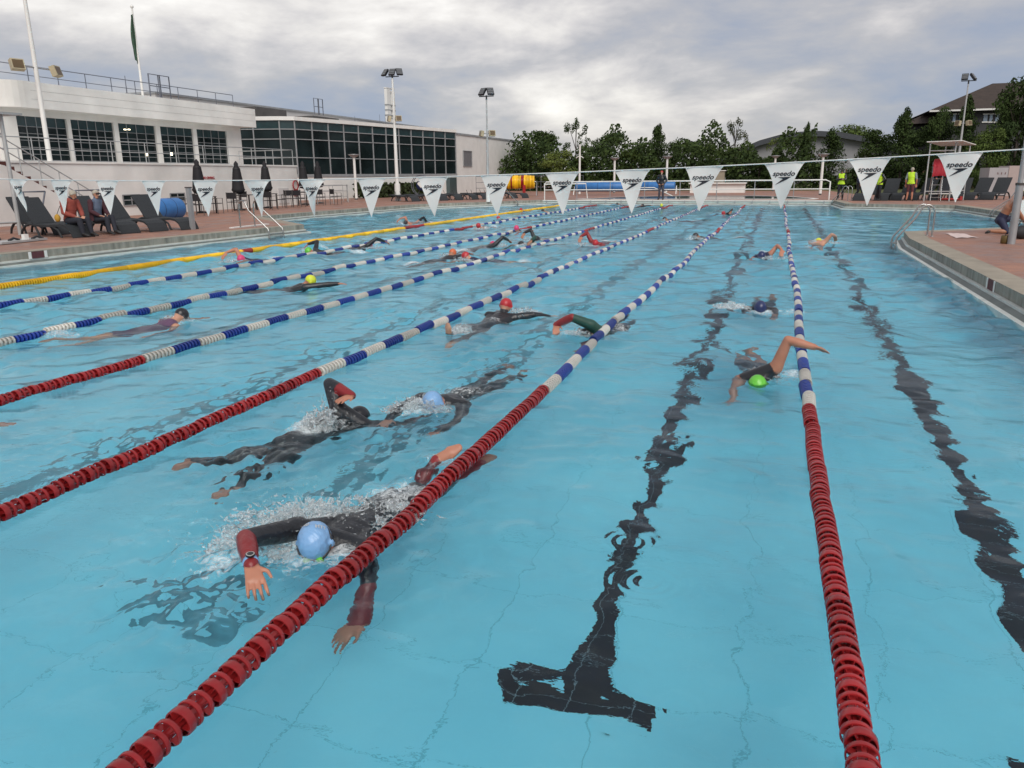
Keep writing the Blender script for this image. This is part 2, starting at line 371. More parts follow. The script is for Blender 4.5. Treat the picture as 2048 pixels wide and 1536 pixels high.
def foam_amt(x, y):
    f = np.zeros_like(x)
    for i, (cx_, cy_, R, st, fo) in enumerate(DIST):
        if fo <= 0: continue
        g = np.exp(-((x-cx_)**2+(y-cy_)**2)/(R*R*0.45)); f = np.maximum(f, 1.35*fo*g)
    return f
def build_water():
    nr, na = 860, 960
    r = np.concatenate([np.linspace(.25, .88, 40), 0.9*(62/0.9)**(np.arange(nr)/(nr-1))]); nr = len(r); a0, a1 = rad(-62), rad(36)
    an = np.concatenate([np.linspace(rad(-88), a0-.01, 50), a0+(a1-a0)*np.arange(na)/(na-1), np.linspace(a1+.005, rad(85), 110)]); na = len(an)
    R_, A_ = np.meshgrid(r, an, indexing='ij'); X = (R_*np.sin(A_)).ravel(); Y = (R_*np.cos(A_)).ravel()
    Z = wave_z(X, Y); F = foam_amt(X, Y)
    idx = np.arange(nr*na).reshape(nr, na)
    q = np.stack([idx[:-1, :-1], idx[:-1, 1:], idx[1:, 1:], idx[1:, :-1]], -1).reshape(-1, 4)[:, ::-1]
    cxs = X[q].mean(1); cys = Y[q].mean(1)
    poly = np.array(inset(POOL, 0.17)); c = np.zeros(len(q), bool); n = len(poly)
    for i in range(n):
        x1, y1 = poly[i]; x2, y2 = poly[(i+1) % n]
        if y1 == y2: continue
        m = ((y1 > cys) != (y2 > cys)) & (cxs < (x2-x1)*(cys-y1)/(y2-y1)+x1); c ^= m
    q = q[c]
    used = np.zeros(len(X), bool); used[q.ravel()] = True; remap = np.cumsum(used)-1
    V = np.stack([X, Y, Z], -1)[used]; F = F[used]; q = remap[q]
    # make the sheet face up
    v0, v1, v2 = V[q[0, 0]], V[q[0, 1]], V[q[0, 2]]
    if np.cross(v1-v0, v2-v0)[2] < 0: q = q[:, ::-1]
    # edge skirt is not needed: the sheet runs under the gutter rim. the rest of the pool behind and beside the camera
    me = bpy.data.meshes.new('pool_water'); me.vertices.add(len(V)); me.vertices.foreach_set('co', V.ravel())
    me.loops.add(q.size); me.loops.foreach_set('vertex_index', q.ravel()); me.polygons.add(len(q))
    me.polygons.foreach_set('loop_start', np.arange(0, q.size, 4)); me.polygons.foreach_set('loop_total', np.full(len(q), 4))
    me.update(calc_edges=True); me.polygons.foreach_set('use_smooth', np.ones(len(q), bool))
    at = me.attributes.new('foam', 'FLOAT', 'POINT'); at.data.foreach_set('value', F.astype(np.float32))
    m = bpy.data.materials.new('pool_water'); m.use_nodes = True; nt = m.node_tree; N = nt.nodes; L = nt.links; N.clear()
    out = N.new('ShaderNodeOutputMaterial'); tc = N.new('ShaderNodeTexCoord')
    gl = N.new('ShaderNodeBsdfGlossy'); gl.inputs['Roughness'].default_value = 0.03; gl.inputs['Color'].default_value = (0.66, 0.70, 0.74, 1)
    rf = N.new('ShaderNodeBsdfRefraction'); rf.inputs['Roughness'].default_value = 0.0; rf.inputs['IOR'].default_value = 1.33; rf.inputs['Color'].default_value = (0.90, 0.985, 1.0, 1)
    fr = N.new('ShaderNodeFresnel'); fr.inputs['IOR'].default_value = 1.33
    mix = N.new('ShaderNodeMixShader'); L.new(fr.outputs[0], mix.inputs[0]); L.new(rf.outputs[0], mix.inputs[1]); L.new(gl.outputs[0], mix.inputs[2])
    ns = []
    for s_, st in ((5.0, 0.017), (16.0, 0.0055)):
        mp = N.new('ShaderNodeMapping'); L.new(tc.outputs['Object'], mp.inputs[0]); mp.inputs['Scale'].default_value = (1, 1.5, 1)
        n = N.new('ShaderNodeTexNoise'); L.new(mp.outputs[0], n.inputs['Vector']); n.inputs['Scale'].default_value = s_; n.inputs['Detail'].default_value = 3; n.inputs['Distortion'].default_value = 0.6
        mu = N.new('ShaderNodeMath'); mu.operation = 'MULTIPLY'; L.new(n.outputs['Fac'], mu.inputs[0]); mu.inputs[1].default_value = st; ns.append(mu)
    ad = N.new('ShaderNodeMath'); ad.operation = 'ADD'; L.new(ns[0].outputs[0], ad.inputs[0]); L.new(ns[1].outputs[0], ad.inputs[1])
    # patches where small ripples run and patches of smooth water
    pn = N.new('ShaderNodeTexNoise'); L.new(tc.outputs['Object'], pn.inputs['Vector']); pn.inputs['Scale'].default_value = 0.55; pn.inputs['Detail'].default_value = 3
    pr = N.new('ShaderNodeValToRGB'); L.new(pn.outputs['Fac'], pr.inputs[0]); pr.color_ramp.elements[0].position = 0.42; pr.color_ramp.elements[1].position = 0.62; pr.color_ramp.elements[0].color = (.3, .3, .3, 1)
    mu = N.new('ShaderNodeMath'); mu.operation = 'MULTIPLY'; L.new(ad.outputs[0], mu.inputs[0]); L.new(pr.outputs[0], mu.inputs[1])
    sp = N.new('ShaderNodeSeparateXYZ'); L.new(tc.outputs['Object'], sp.inputs[0]); mr = N.new('ShaderNodeMapRange'); L.new(sp.outputs[1], mr.inputs['Value'])     # the pool is calmest at the shallow start
    mr.inputs['From Min'].default_value = 2.2; mr.inputs['From Max'].default_value = 8.5; mr.inputs['To Min'].default_value = .35; mr.inputs['To Max'].default_value = 1.15
    mu2 = N.new('ShaderNodeMath'); mu2.operation = 'MULTIPLY'; L.new(mu.outputs[0], mu2.inputs[0]); L.new(mr.outputs[0], mu2.inputs[1])
    bp = N.new('ShaderNodeBump'); bp.inputs['Strength'].default_value = 1.0; bp.inputs['Distance'].default_value = 1.0; L.new(mu2.outputs[0], bp.inputs['Height'])
    for nd in (gl, rf, fr): L.new(bp.outputs[0], nd.inputs['Normal'])
    # foam
    fa = N.new('ShaderNodeAttribute'); fa.attribute_name = 'foam'
    fn = N.new('ShaderNodeTexNoise'); L.new(tc.outputs['Object'], fn.inputs['Vector']); fn.inputs['Scale'].default_value = 22; fn.inputs['Detail'].default_value = 7; fn.inputs['Roughness'].default_value = 0.7; fn.inputs['Distortion'].default_value = 1.2
    fm = N.new('ShaderNodeMath'); fm.operation = 'ADD'; L.new(fa.outputs['Fac'], fm.inputs[0]); L.new(fn.outputs['Fac'], fm.inputs[1])
    fr2 = N.new('ShaderNodeValToRGB'); L.new(fm.outputs[0], fr2.inputs[0]); fr2.color_ramp.elements[0].position = 0.68; fr2.color_ramp.elements[1].position = 0.98; fr2.color_ramp.elements[1].color = (0.85, 0.85, 0.85, 1)
    fb = N.new('ShaderNodeBsdfPrincipled'); fb.inputs['Base Color'].default_value = (0.82, 0.88, 0.90, 1); fb.inputs['Roughness'].default_value = 0.4
    L.new(bp.outputs[0], fb.inputs['Normal'])
    mf = N.new('ShaderNodeMixShader'); L.new(fr2.outputs[0], mf.inputs[0]); L.new(mix.outputs[0], mf.inputs[1]); L.new(fb.outputs[0], mf.inputs[2])
    L.new(mf.outputs[0], out.inputs[0])
    me.materials.append(m); link('pool_water', me, kind='structure')
# ------------------------------------------------------------------ lane ropes
SEG = 0.41
def float_mesh(kind, lod):
    """one coloured length of lane rope, axis along +Y, 0..SEG; kind 'red' is the open ring type"""
    mb = MB(); n = {0: 24, 1: 14, 2: 8}[lod]
    if lod == 2:
        pr = []
        for k in range(8): y = SEG*k/8; pr += [(0.044, y+.001), (0.05, y+.012), (0.05, y+.038), (0.044, y+.05)]
        mb.lathe([(0.01, 0.0)]+pr+[(0.01, SEG)], axis='Y', n=n); return mb
    pitch = SEG/8
    for k in range(8):
        y = k*pitch+0.006
        w = 0.017 if kind == 'red' else 0.027
        if kind == 'red' and k % 3 == 1: w = 0.034
        ro, ri = 0.0515, 0.0455
        # rim band
        mb.lathe([(ri, y), (ro-.001, y), (ro, y+.003), (ro, y+w-.003), (ro-.001, y+w), (ri, y+w), (ri, y)], axis='Y', n=n)
        # disc web with spokes to the hub
        if k % 3 == 1 and kind == 'red':
            mb.lathe([(ri, y+w*.9), (0.036, y+w+.010), (0.022, y+w+.012)], axis='Y', n=n)
        for j in range(6):
            a = 2*PI*j/6+k*.35; c, s_ = math.cos(a), math.sin(a)
            M = Matrix.Rotation(-a, 3, 'Y')
            mb.box(M @ Vector((0.034, 0, 0))+Vector((0, y+w/2, 0)), (0.027, pitch*.86 if kind != 'red' else w+.012, 0.0028), M=M)
        if kind != 'red': mb.lathe([(ri, y+w/2-.001), (0.02, y+w/2-.001), (0.02, y+w/2+.001), (ri, y+w/2+.001)], axis='Y', n=n)
    mb.lathe([(0.001, 0.0), (0.019, 0.0), (0.019, SEG), (0.001, SEG)], axis='Y', n=8)
    return mb
def plastic(name, col, rough=0.24):
    m = mat(name, col, rough, var=0.12, vscale=6, sss=0.0); nt = m.node_tree; b = nt.nodes['Principled BSDF']
    oi = nt.nodes.new('ShaderNodeObjectInfo'); mr = nt.nodes.new('ShaderNodeMapRange'); mr.inputs['To Min'].default_value = .72; mr.inputs['To Max'].default_value = 1.18; nt.links.new(oi.outputs['Random'], mr.inputs['Value'])
    hs = nt.nodes.new('ShaderNodeHueSaturation'); nt.links.new(b.inputs['Base Color'].links[0].from_socket, hs.inputs['Color']); nt.links.new(mr.outputs[0], hs.inputs['Value']); nt.links.new(hs.outputs[0], b.inputs['Base Color'])
    return m
ROPEMAT = {'red': plastic('red_float_plastic', (0.30, 0.016, 0.018)), 'blue': plastic('blue_float_plastic', (0.012, 0.04, 0.26)),
           'white': plastic('white_float_plastic', (0.60, 0.58, 0.53)), 'yellow': plastic('yellow_float_plastic', (0.85, 0.50, 0.015))}
FM = {}
def fmesh(col, lod):
    key = (col, lod)
    if key not in FM:
        o = float_mesh('red' if col == 'red' else 'w', lod)
        me = bpy.data.meshes.new('float_section'); me.from_pydata(o.v, [], o.f); me.materials.append(ROPEMAT[col])
        me.polygons.foreach_set('use_smooth', o.sm); me.update(); me.set_sharp_from_angle(angle=rad(40)); FM[key] = me
    return FM[key]
CABLE = mat('rope_cable', (0.25, 0.05, 0.05), 0.5)
def lane_rope(x, label, seed, kind='blue', wob=0.032, y_end=47.6, y0=0.9):
    t = thing('lane_rope', label, 'lane rope', (x, 0, 0), group='lane ropes floating along the pool')
    rng = random.Random(seed); p1, p2 = rng.random()*6, rng.random()*6
    def px(y): return wob*(math.sin(y*0.55+p1)*0.6+math.sin(y*1.3+p2)*0.25)*min(1, y/6)
    y_red = 6.02; n = int((y_end-y0)/SEG); ystart = y_red-SEG*int((y_red-y0)/SEG+1)
    i = 0; y = ystart; pts = []; pw = False
    while y < y_end-0.2:
        x0, x1 = px(y), px(y+SEG)
        k = int(round((y-y_red)/SEG))
        far = y_end-5.0
        if kind == 'yellow':
            col = 'red' if (24.9 < y < 26.7 or 16.0 < y < 16.35) else 'yellow'
        else:
            col = 'red' if (y < y_red-0.1 or 24.5 < y < 26.5 or y > far) else ('white' if k % 2 == 0 else 'blue')
        lod = 0 if y < 5.5 else (1 if y < 14 else 2)
        if kind == 'yellow' and lod == 0: lod = 1
        if kind == 'yellow': x0 *= .5; x1 *= .5
        z = .03 if kind == 'yellow' else float(wave_z(np.array([x+x0]), np.array([y+SEG/2]))[0])*.55+0.026
        o = link('float_section', fmesh(col, lod), t, (x0, y, z))
        o.rotation_euler = (rng.uniform(-.03, .03), rng.random()*6, -math.atan2(x1-x0, SEG)+rng.uniform(-.02, .02))
        s_ = math.hypot(x1-x0, SEG)/SEG; w_ = 1.3 if kind == 'yellow' else 1.0; o.scale = (w_, s_, w_)
        pts.append((x0, y, z)); y += SEG; i += 1
    return t
# ------------------------------------------------------------------ buildings
GLASS = mat('dark_window_glass', (0.012, 0.02, 0.022), 0.06, var=0.5, vscale=0.5, spec=0.35)
TEAL = mat('teal_spandrel_glass', (0.02, 0.045, 0.05), 0.12, var=0.2, spec=0.6)
FRAME = mat('pale_grey_frame', (0.27, 0.28, 0.29), 0.5)
CONC = mat('weathered_white_render', (0.75, 0.735, 0.70), 0.8, var=0.12, vscale=0.7, bump=0.2, bscale=8)
ROOFG = mat('grey_roof_sheet', (0.56, 0.55, 0.54), 0.7, var=0.12, vscale=0.4)
BOXG = mat('dark_grey_rooflight', (0.075, 0.07, 0.068), 0.7, var=0.3, vscale=1.2)
RAILM = mat('grey_rail_paint', (0.13, 0.14, 0.17), 0.5, 0.3)
RAILW = mat('pale_rail_paint', (0.42, 0.43, 0.43), 0.45, 0.2)
INTER = mat('dim_interior', (0.03, 0.03, 0.026), 0.9)

def rail(name, pts, zt, label, group=None, mids=(0.5,), r=0.022, step=1.4, m=None, posts=None):
    """handrail on posts along a polyline; parts: top_rail, mid_rail, post"""
    m = m or RAILM; t = thing(name, label, 'railing', (0, 0, 0), group=group)
    P3 = [Vector(p) for p in pts]; H = zt
    MB().tube([p+Vector((0, 0, H)) for p in P3], r, 6).build('top_rail', m, t)
    for k in mids: MB().tube([p+Vector((0, 0, H*k)) for p in P3], r*.8, 6).build('mid_rail', m, t)
    pm = bpy.data.meshes.new('post'); mb = MB().cyl((0, 0, 0), (0, 0, H), r*.9, n=6); pm.from_pydata(mb.v, [], mb.f); pm.materials.append(m)
    for a, b in zip(P3[:-1], P3[1:]):
        n = max(1, int(round((b-a).length/step)))
        for i in range(n+1 if b is P3[-1] else n): link('post', pm, t, a+(b-a)*i/n)
    return t

def clubhouse():
    t = thing('clubhouse', 'white pool building with five big gridded window bays under a deep white parapet', 'building')
    X = -31.0; y0, y1 = 25.9, 41.2
    bays = [(33, 133, 240), (141, 226, 243), (236, 310, 249), (320, 385, 254), (393, 453, 260)]
    B = [(P(a, py, x=X).y, P(b, py, x=X).y) for a, b, py in bays]
    zb, zt = 2.62, 4.48
    w = MB(); w.span((X-.3, y0, 0.28), (X-14, y1, 5.0))           # core
    w.build('core', INTER, t)
    w = MB(); w.span((X, y0, 0.28), (X-.3, y1+.2, zb)); w.span((X, y0, zt), (X-.3, y1+.2, 4.76))
    ed = [y0]+[v for b in B for v in b]+[y1+.2]
    for i in range(0, len(ed), 2):
        if ed[i+1]-ed[i] > .02: w.span((X, ed[i], zb), (X-.3, ed[i+1], zt))
    w.span((X, y1+.2, .28), (X-14, y1+.45, 4.76)); w.span((X, y0-.25, .28), (X-14, y0, 4.76))
    w.build('wall', CONC, t)
    # the deep parapet with a rounded near corner
    poly = [(X+.75, 42.2), (X+.75, y0+.9)]
    for k in range(7):
        a = PI/2*k/6; poly.append((X+.75-.9+.9*math.cos(a), y0+.9-.9*math.sin(a)-.3))
    poly += [(X-16, y0-.3), (X-16, 42.2)]
    MB().prism(poly, 4.76, 5.82).build('parapet', CONC, t)
    lm = MB()
    for z in (5.12, 5.47): lm.span((X+.752, y0+.9, z), (X+.755, 42.1, z+.008))
    lm.build('board_lines', mat('stain_line', (0.3, 0.28, 0.26), 0.9), t)
    for j, (a, b) in enumerate(B):
        g = MB().span((X-.12, a, zb), (X-.16, b, zt)).build('window', GLASS, t)
        f = MB(); nx = 5 if j in (0, 1) else 4
        for k in range(nx+1): y = a+(b-a)*k/nx; f.span((X-.12, y-.014, zb), (X-.09, y+.014, zt))
        for k in range(1, 6):
            z = zb+(zt-.42-zb)*k/5
            f.span((X-.12, a, z-.011), (X-.095, b, z+.011))
        f.span((X-.12, a, zb), (X-.06, b, zb+.05)); f.build('frame', FRAME, g)
        MB().span((X-.119, a, zt-.42), (X-.110, b, zt)).build('spandrel', TEAL, g)
    # lit lamps inside: the photo shows a few small lights behind the glass
    lampm = mat('lit_lamp', (1.0, 0.85, 0.6), 0.5, emit=2.5)
    for px, py in ((250, 259), (258, 259), (293, 309), (343, 308)):
        q = P(px, py, x=X-.1); MB().box(q, (.01, .16, .05 if py < 300 else .14)).build('lamp', lampm, t)
    # roof railing
    rail('roof_railing', [(X-6, y0+.2, 5.82), (X-.3, y0+.3, 5.82), (X-.3, 41.6, 5.82)], 0.78, 'thin grey railing along the roof edge of the gridded window building', step=1.55)
    # terrace in front
    tr = thing('terrace', 'raised white terrace wall with small basement windows below the clubhouse', 'terrace')
    XT = -26.6; ya = 14.0; yb = P(593, 333, x=XT).y
    mb = MB(); mb.span((XT, ya, .28), (X+.01, yb, 2.42)); mb.build('wall', CONC, tr)
    MB().span((XT+.05, ya, 2.42), (X+.02, yb+.04, 2.5)).build('coping', CONC, tr)
    for px0, px1, pz0, pz1 in ((247, 276, 383, 411), (341, 367, 382, 402)):
        q0 = P(px0, pz1, x=XT); q1 = P(px1, pz0, x=XT)
        z0, z1 = max(.45, q0.z), 1.15
        wn = MB().span((XT+.004, q0.y, z0), (XT+.03, q1.y, z1)).build('basement_window', GLASS, tr)
        f = MB(); yy0, yy1 = q0.y, q1.y
        for y in (yy0, (yy0+yy1)/2, yy1): f.span((XT+.03, y-.02, z0), (XT+.05, y+.02, z1))
        for z in (z0, (z0+z1)/2, z1): f.span((XT+.03, yy0-.02, z-.02), (XT+.055, yy1+.02, z+.02))
        f.build('frame', FRAME, wn)
    q0 = P(557, 398, x=XT); q1 = P(576, 377, x=XT); MB().span((XT+.004, q0.y, .4), (XT+.04, q1.y, 1.25)).build('louvre_hatch', ROOFG, tr)
    rl = rail('terrace_railing', [(XT-.15, 21.5, 2.5), (XT-.15, yb-.1, 2.5), (X+.6, yb-.1, 2.5)], 0.85, 'pale two bar railing along the top of the white terrace', mids=(.5,), m=RAILW, step=1.9)
    # small red lettering and red lifebuoy board on the terrace wall
    red = mat('sign_red', (0.35, 0.02, 0.03), 0.5)
    q = P(417, 358, x=XT+.02); word = text_mesh('NO DIVING', 0.17, red, 0.01)
    o = link('wall_lettering', word, None, (XT+.03, q.y, q.z)); o.rotation_euler = (PI/2, 0, PI/2)
    tag(o, 'faded small red lettering on the white terrace wall', 'lettering')
    q = P(594, 375, x=XT); 
    return t
def text_mesh(s, size, m, ext=0.002, shear=0.0, sx=1.0, bold=0.0):
    cu = bpy.data.curves.new('txt', 'FONT'); cu.body = s; cu.size = size; cu.extrude = ext; cu.shear = shear; cu.offset = bold
    cu.align_x = 'CENTER'; cu.resolution_u = 3
    o = bpy.data.objects.new('txt', cu); COL.objects.link(o)
    dg = bpy.context.evaluated_depsgraph_get(); me = bpy.data.meshes.new_from_object(o.evaluated_get(dg))
    bpy.data.objects.remove(o); me.materials.clear(); me.materials.append(m)
    if sx != 1.0: me.transform(Matrix.Diagonal((sx, 1, 1, 1)))
    return me
clubhouse()

def stairs():
    t = thing('outdoor_stairs', 'white walled outdoor stairs with red brown steps going up to the terrace', 'stairs')
    x0, x1 = -26.55, -24.9; n = 13; ya, yb = 20.5, 24.3; z1 = 2.42; redm = mat('red_brown_step', (0.10, 0.03, 0.025), 0.8)
    pts = [(ya-3.5, ZD), (yb, ZD), (yb, ZD+.16)]
    mb = MB(); 
    for i in range(n):
        a = yb-(yb-ya)*i/n; b = yb-(yb-ya)*(i+1)/n; z = ZD+(z1-ZD)*(i+1)/n
        mb.span((x0, b, ZD), (x1-.16, a, z))
    mb.span((x0, ya-3.5, ZD), (x1-.16, ya, z1)); mb.build('steps', redm, t)
    poly = [(ya-3.5, ZD), (yb+.15, ZD), (yb+.15, ZD+.02), (ya+.1, z1-.14), (ya-.4, z1-.02), (ya-3.5, z1-.02)]
    mb = MB(); k = len(poly); vs = [(x1, p[0], p[1]) for p in poly]+[(x1-.15, p[0], p[1]) for p in poly]
    mb.add(vs, [tuple(range(k)), tuple(range(k, 2*k))[::-1]]+[(i, i+k, (i+1) % k+k, (i+1) % k) for i in range(k)]); mb.build('side_wall', CONC, t)
    mb = MB()
    for h in (.5, .9): mb.tube([(x1-.07, ya-3.4, z1+h), (x1-.07, ya, z1+h), (x1-.07, yb, ZD+h+.1)], .022, 6)
    mb.build('handrail', RAILW, t)
    pm = MB().cyl((0, 0, 0), (0, 0, .9), .02, n=6)
    me = bpy.data.meshes.new('post'); me.from_pydata(pm.v, [], pm.f); me.materials.append(RAILW)
    for i in range(6):
        f = i/5; link('post', me, t, (x1-.07, ya+(yb-ya)*f, z1+(ZD+.1-z1)*f))
    # pale frame in front of the stairs
    f = thing('white_frame_tower', 'tall thin pale post with a small roof slab and low crossbar at the left edge', 'frame tower')
    zt = P(2, 229, y=17.0).z; X = -20.4
    MB().cyl((X, 17, ZD), (X, 17, zt), .055, n=10).build('post', RAILW, f)
    MB().span((X-1.6, 16.4, zt), (X+.22, 17.5, zt+.06)).build('roof_slab', RAILW, f)
    MB().cyl((X-1.6, 17, zt-.5), (X, 17, zt-.5), .03).build('cross_bar', RAILW, f)
    MB().cyl((X, 17, ZD+.36), (X-.25, 15.1, ZD+.36), .03).build('cross_bar', RAILW, f); MB().cyl((X-.25, 15.1, ZD+.36), (X-.1, 15.1, ZD), .025).build('brace', RAILW, f)
    MB().cyl((X-1.6, 17, ZD), (X-1.6, 17, zt), .055, n=10).build('post', RAILW, f)
stairs()

def leisure_hall():
    t = thing('leisure_hall', 'long white hall with a curtain wall of dark glass in a pale grid', 'building')
    A = Vector((-31.9, 48.8)); Bp = Vector((-28.0, 68.3)); C = Vector((-32.7, 48.2)); D = C+Vector((-.95, -.32))*9
    z_in = [2.05, 3.18, 4.40, 5.05, 5.62]
    def face(a, b, n, label=None):
        d = (b-a); L_ = d.length; d.normalize(); nn = Vector((d.y, -d.x))     # outward = right hand side of a->b
        def pt(s, off, z): q = a+d*s+nn*off; return (q.x, q.y, z)
        def slab(s0, s1, o0, o1, z0, z1, mb):
            vs = [pt(s, o, z) for s in (s0, s1) for o in (o0, o1) for z in (z0, z1)]
            mb.add(vs, [(0, 1, 3, 2), (4, 6, 7, 5), (0, 4, 5, 1), (2, 3, 7, 6), (0, 2, 6, 4), (1, 5, 7, 3)])
        return L_, slab
    def glazed(a, b, n):
        L_, slab = face(a, b, n)
        for k in range(n):
            s0, s1 = L_*k/n, L_*(k+1)/n
            g = MB(); slab(s0, s1, -.06, -.02, z_in[0], z_in[3], g); w = g.build('window', GLASS, t)
            g = MB(); slab(s0, s1, -.06, -.02, z_in[3], z_in[4], g); g.build('top_pane', TEAL, w)
        f = MB()
        for k in range(n+1): slab(L_*k/n-.035, L_*k/n+.035, -.02, .05, z_in[0], z_in[4], f)
        for z in z_in[1:4]: slab(0, L_, -.02, .035, z-.03, z+.03, f)
        f.build('mullions', FRAME, t)
        f = MB(); slab(-.1, L_+.05, -.1, .12, z_in[4], z_in[4]+.25, f); f.build('fascia', WHITE, t)
        f = MB(); slab(-.02, L_+.02, -.1, .10, z_in[0]-.18, z_in[0], f); f.build('sill', FRAME, t)
        f = MB(); slab(0, L_, -.1, .04, ZD, z_in[0]-.18, f); f.build('wall', WHITE, t)
        f = MB(); slab(0, L_, -.5, -.1, ZD, z_in[4]+.2, f); f.build('interior', INTER, t)
    glazed(A, Bp, 12); glazed(C, A, 1); glazed(D, C, 5)
    # white end block, square to the pool
    mb = MB(); mb.span((-28.02, 68.35, ZD), (-44, 87.5, 5.45)); mb.build('end_block', WHITE, t)
    MB().span((-27.95, 68.3, 5.45), (-44, 87.6, 5.62)).build('roof_edge', FRAME, t)
    w = MB().span((-28.0, 70.1, 2.75), (-27.98, 72.2, 4.1)).build('window', mat('grey_blind', (0.16, 0.16, 0.17), 0.6), t)
    f = MB(); 
    for z in (2.73, 4.1): f.span((-28.0, 70.06, z-.03), (-27.93, 72.25, z+.03))
    for y in (70.08, 72.22): f.span((-28.0, y-.03, 2.73), (-27.93, y+.03, 4.1))
    f.build('frame', FRAME, w)
    # roof slab and set back roof volume
    poly = [(A.x, A.y), (Bp.x, Bp.y), (-44, 68.3), (-44, 46), (D.x, D.y), (C.x, C.y)]
    MB().prism(poly, z_in[4]+.1, z_in[4]+.2).build('flat_roof', ROOFG, t)
    XR = -38.0
    q = [P(365, 190, x=XR), P(780, 250, x=XR)]
    ztop = 8.0
    ztop = (q[0].z+q[1].z)/2
    MB().span((XR, q[0].y-2.5, z_in[4]), (XR-14, 92, ztop)).build('upper_roof', ROOFG, t)
    MB().span((XR+.12, q[0].y-2.6, ztop), (XR-14.1, 92.1, ztop+.12)).build('upper_roof_edge', FRAME, t)
    for a, b, zt_ in ((512, 572, 213), (625, 677, 231), (712, 762, 243), (795, 832, 251), (838, 866, 256)):
        xx = -34.6 if a < 700 else -32.2
        q0 = P(a, zt_, x=xx); q1 = P(b, zt_, x=xx)
        mb = MB(); mb.span((xx, q0.y, z_in[4]+.2), (xx-1.6, q1.y, q0.z)); mb.build('rooflight', BOXG, t)
    # glass door and railing at the foot of the end
    q0 = P(893, 385, x=-28.2); MB().span((-28.3, 66.6, ZD), (-27.93, 68.2, 1.72)).build('door', mat('grey_green_door', (0.06, 0.09, 0.095), 0.3), t)
    # flue
    fl = thing('white_flue', 'tall white boxed flue rising from the hall roof beside the middle floodlight mast', 'flue')
    xx = -38.6; q0 = P(776, 250, x=xx); q1 = P(791, 180, x=xx)
    W_ = (q1.y-q0.y)*.85; mb = MB(); mb.span((xx-.25, q0.y, ztop-2.1), (xx+.05, q0.y+W_*.42, q1.z)); mb.span((xx-.2, q0.y+W_*.62, ztop-2.1), (xx+.05, q0.y+W_, q1.z-.2))
    mb.span((xx-.24, q0.y+W_*.42, q1.z-.35), (xx+.02, q0.y+W_*.62, q1.z-.2)); mb.span((xx-.27, q0.y-.05, q1.z+.002), (xx+.08, q0.y+W_+.05, q1.z+.08)); mb.build('stack', WHITE, fl)
    mb = MB()
    for k in range(3): z = q1.z-1.6-k*.5; mb.span((xx-.27, q0.y-.1, z), (xx+.09, q0.y+W_+.1, z+.07))
    mb.build('bracket', RAILW, fl)
    # access hoops (roof ladders)
    for (a, b, yt, yb_, xx) in ((301, 338, 154, 190, -31.6), (629, 645, 199, 226, -36)):
        h = thing('roof_ladder_hoop', 'grey tubular ladder hoops above the clubhouse roof' if a < 400 else 'small grey ladder hoop above the long hall roof', 'ladder', group='roof access hoops')
        q0 = P(a, yb_, x=xx); q1 = P(b, yt, x=xx); d = (q1.y-q0.y)/2
        for k in range(2):
            ya = q0.y+k*d*.9; yb2 = ya+d*1.05
            mb = MB(); zb_ = q0.z-.1; zt_ = q1.z
            mb.tube([(xx, ya, zb_), (xx, ya, zt_), (xx, yb2, zt_), (xx, yb2, zb_)], .035, 6); mb.cyl((xx, ya, (zb_+zt_)/2), (xx, yb2, (zb_+zt_)/2), .025, n=6); mb.build('hoop', RAILM, h)
    for px, y0_, y1_ in ((255, 152, 195), (710, 232, 244), (760, 229, 248), (771, 229, 249)):
        xx = -33.0 if px < 300 else -37.5
        q0 = P(px, y1_, x=xx); q1 = P(px-1, y0_, x=xx)
        o = MB().cyl((q0.x, q0.y, q0.z-.3), (q0.x, q0.y, q1.z), .04 if px < 300 else .025, .015, n=6).build('roof_aerial', RAILM)
        tag(o, {255: 'thin dark aerial on the clubhouse roof left of the flagpole', 710: 'tiny aerial on the hall roof between two rooflights', 760: 'left one of two short aerials beside the white flue', 771: 'short aerial nearest to the white flue'}[px], 'aerial')
leisure_hall()

def ramp_and_misc():
    # white steps / ramp rails between terrace and hall
    for i, (pts, lab) in enumerate(((((-25.6, 39.2, ZD), (-25.6, 44.5, ZD), (-27.4, 47.5, ZD)), 'pale ramp railing behind the cafe chairs next to the white lamp post'), (((-27.4, 40.2, ZD), (-27.4, 47.0, ZD)), 'rear pale ramp railing against the hall wall'))):
        rail('ramp_railing', pts, 1.05, lab, mids=(.35, .68), m=RAILW, step=1.7)
    rail('ramp_railing', [(-25.4, 66.5, ZD), (-20.9, 71.5, ZD), (-17.5, 74, ZD)], 1.5, 'grey barred railing in front of the white end wall', mids=(.33, .66), m=RAILM, step=1.9)
    # low hedge
    m = mat('hedge_leaf', (0.03, 0.045, 0.012), 0.9, var=0.4, vscale=5)
    rng = random.Random(4); mb = MB(); a = Vector((-29.9, 52.6)); b = Vector((-28.2, 62.8))
    for i in range(2600):
        f = rng.random(); q = a+(b-a)*f; h = rng.random(); 
        c = Vector((q.x+rng.uniform(.0, .9), q.y, ZD+.02+1.0*h+.08*math.sin(f*30)))
        n = Vector((rng.gauss(0, 1), rng.gauss(0, 1), rng.gauss(0, 1))).normalized(); u = n.orthogonal().normalized()*rng.uniform(.06, .12); w = n.cross(u)
        mb.add([c-u-w, c+u-w, c+u+w, c-u+w], [(0, 1, 2, 3)])
    o = mb.build('hedge', m); tag(o, 'low dark clipped hedge along the foot of the glazed hall', 'hedge')
ramp_and_misc()

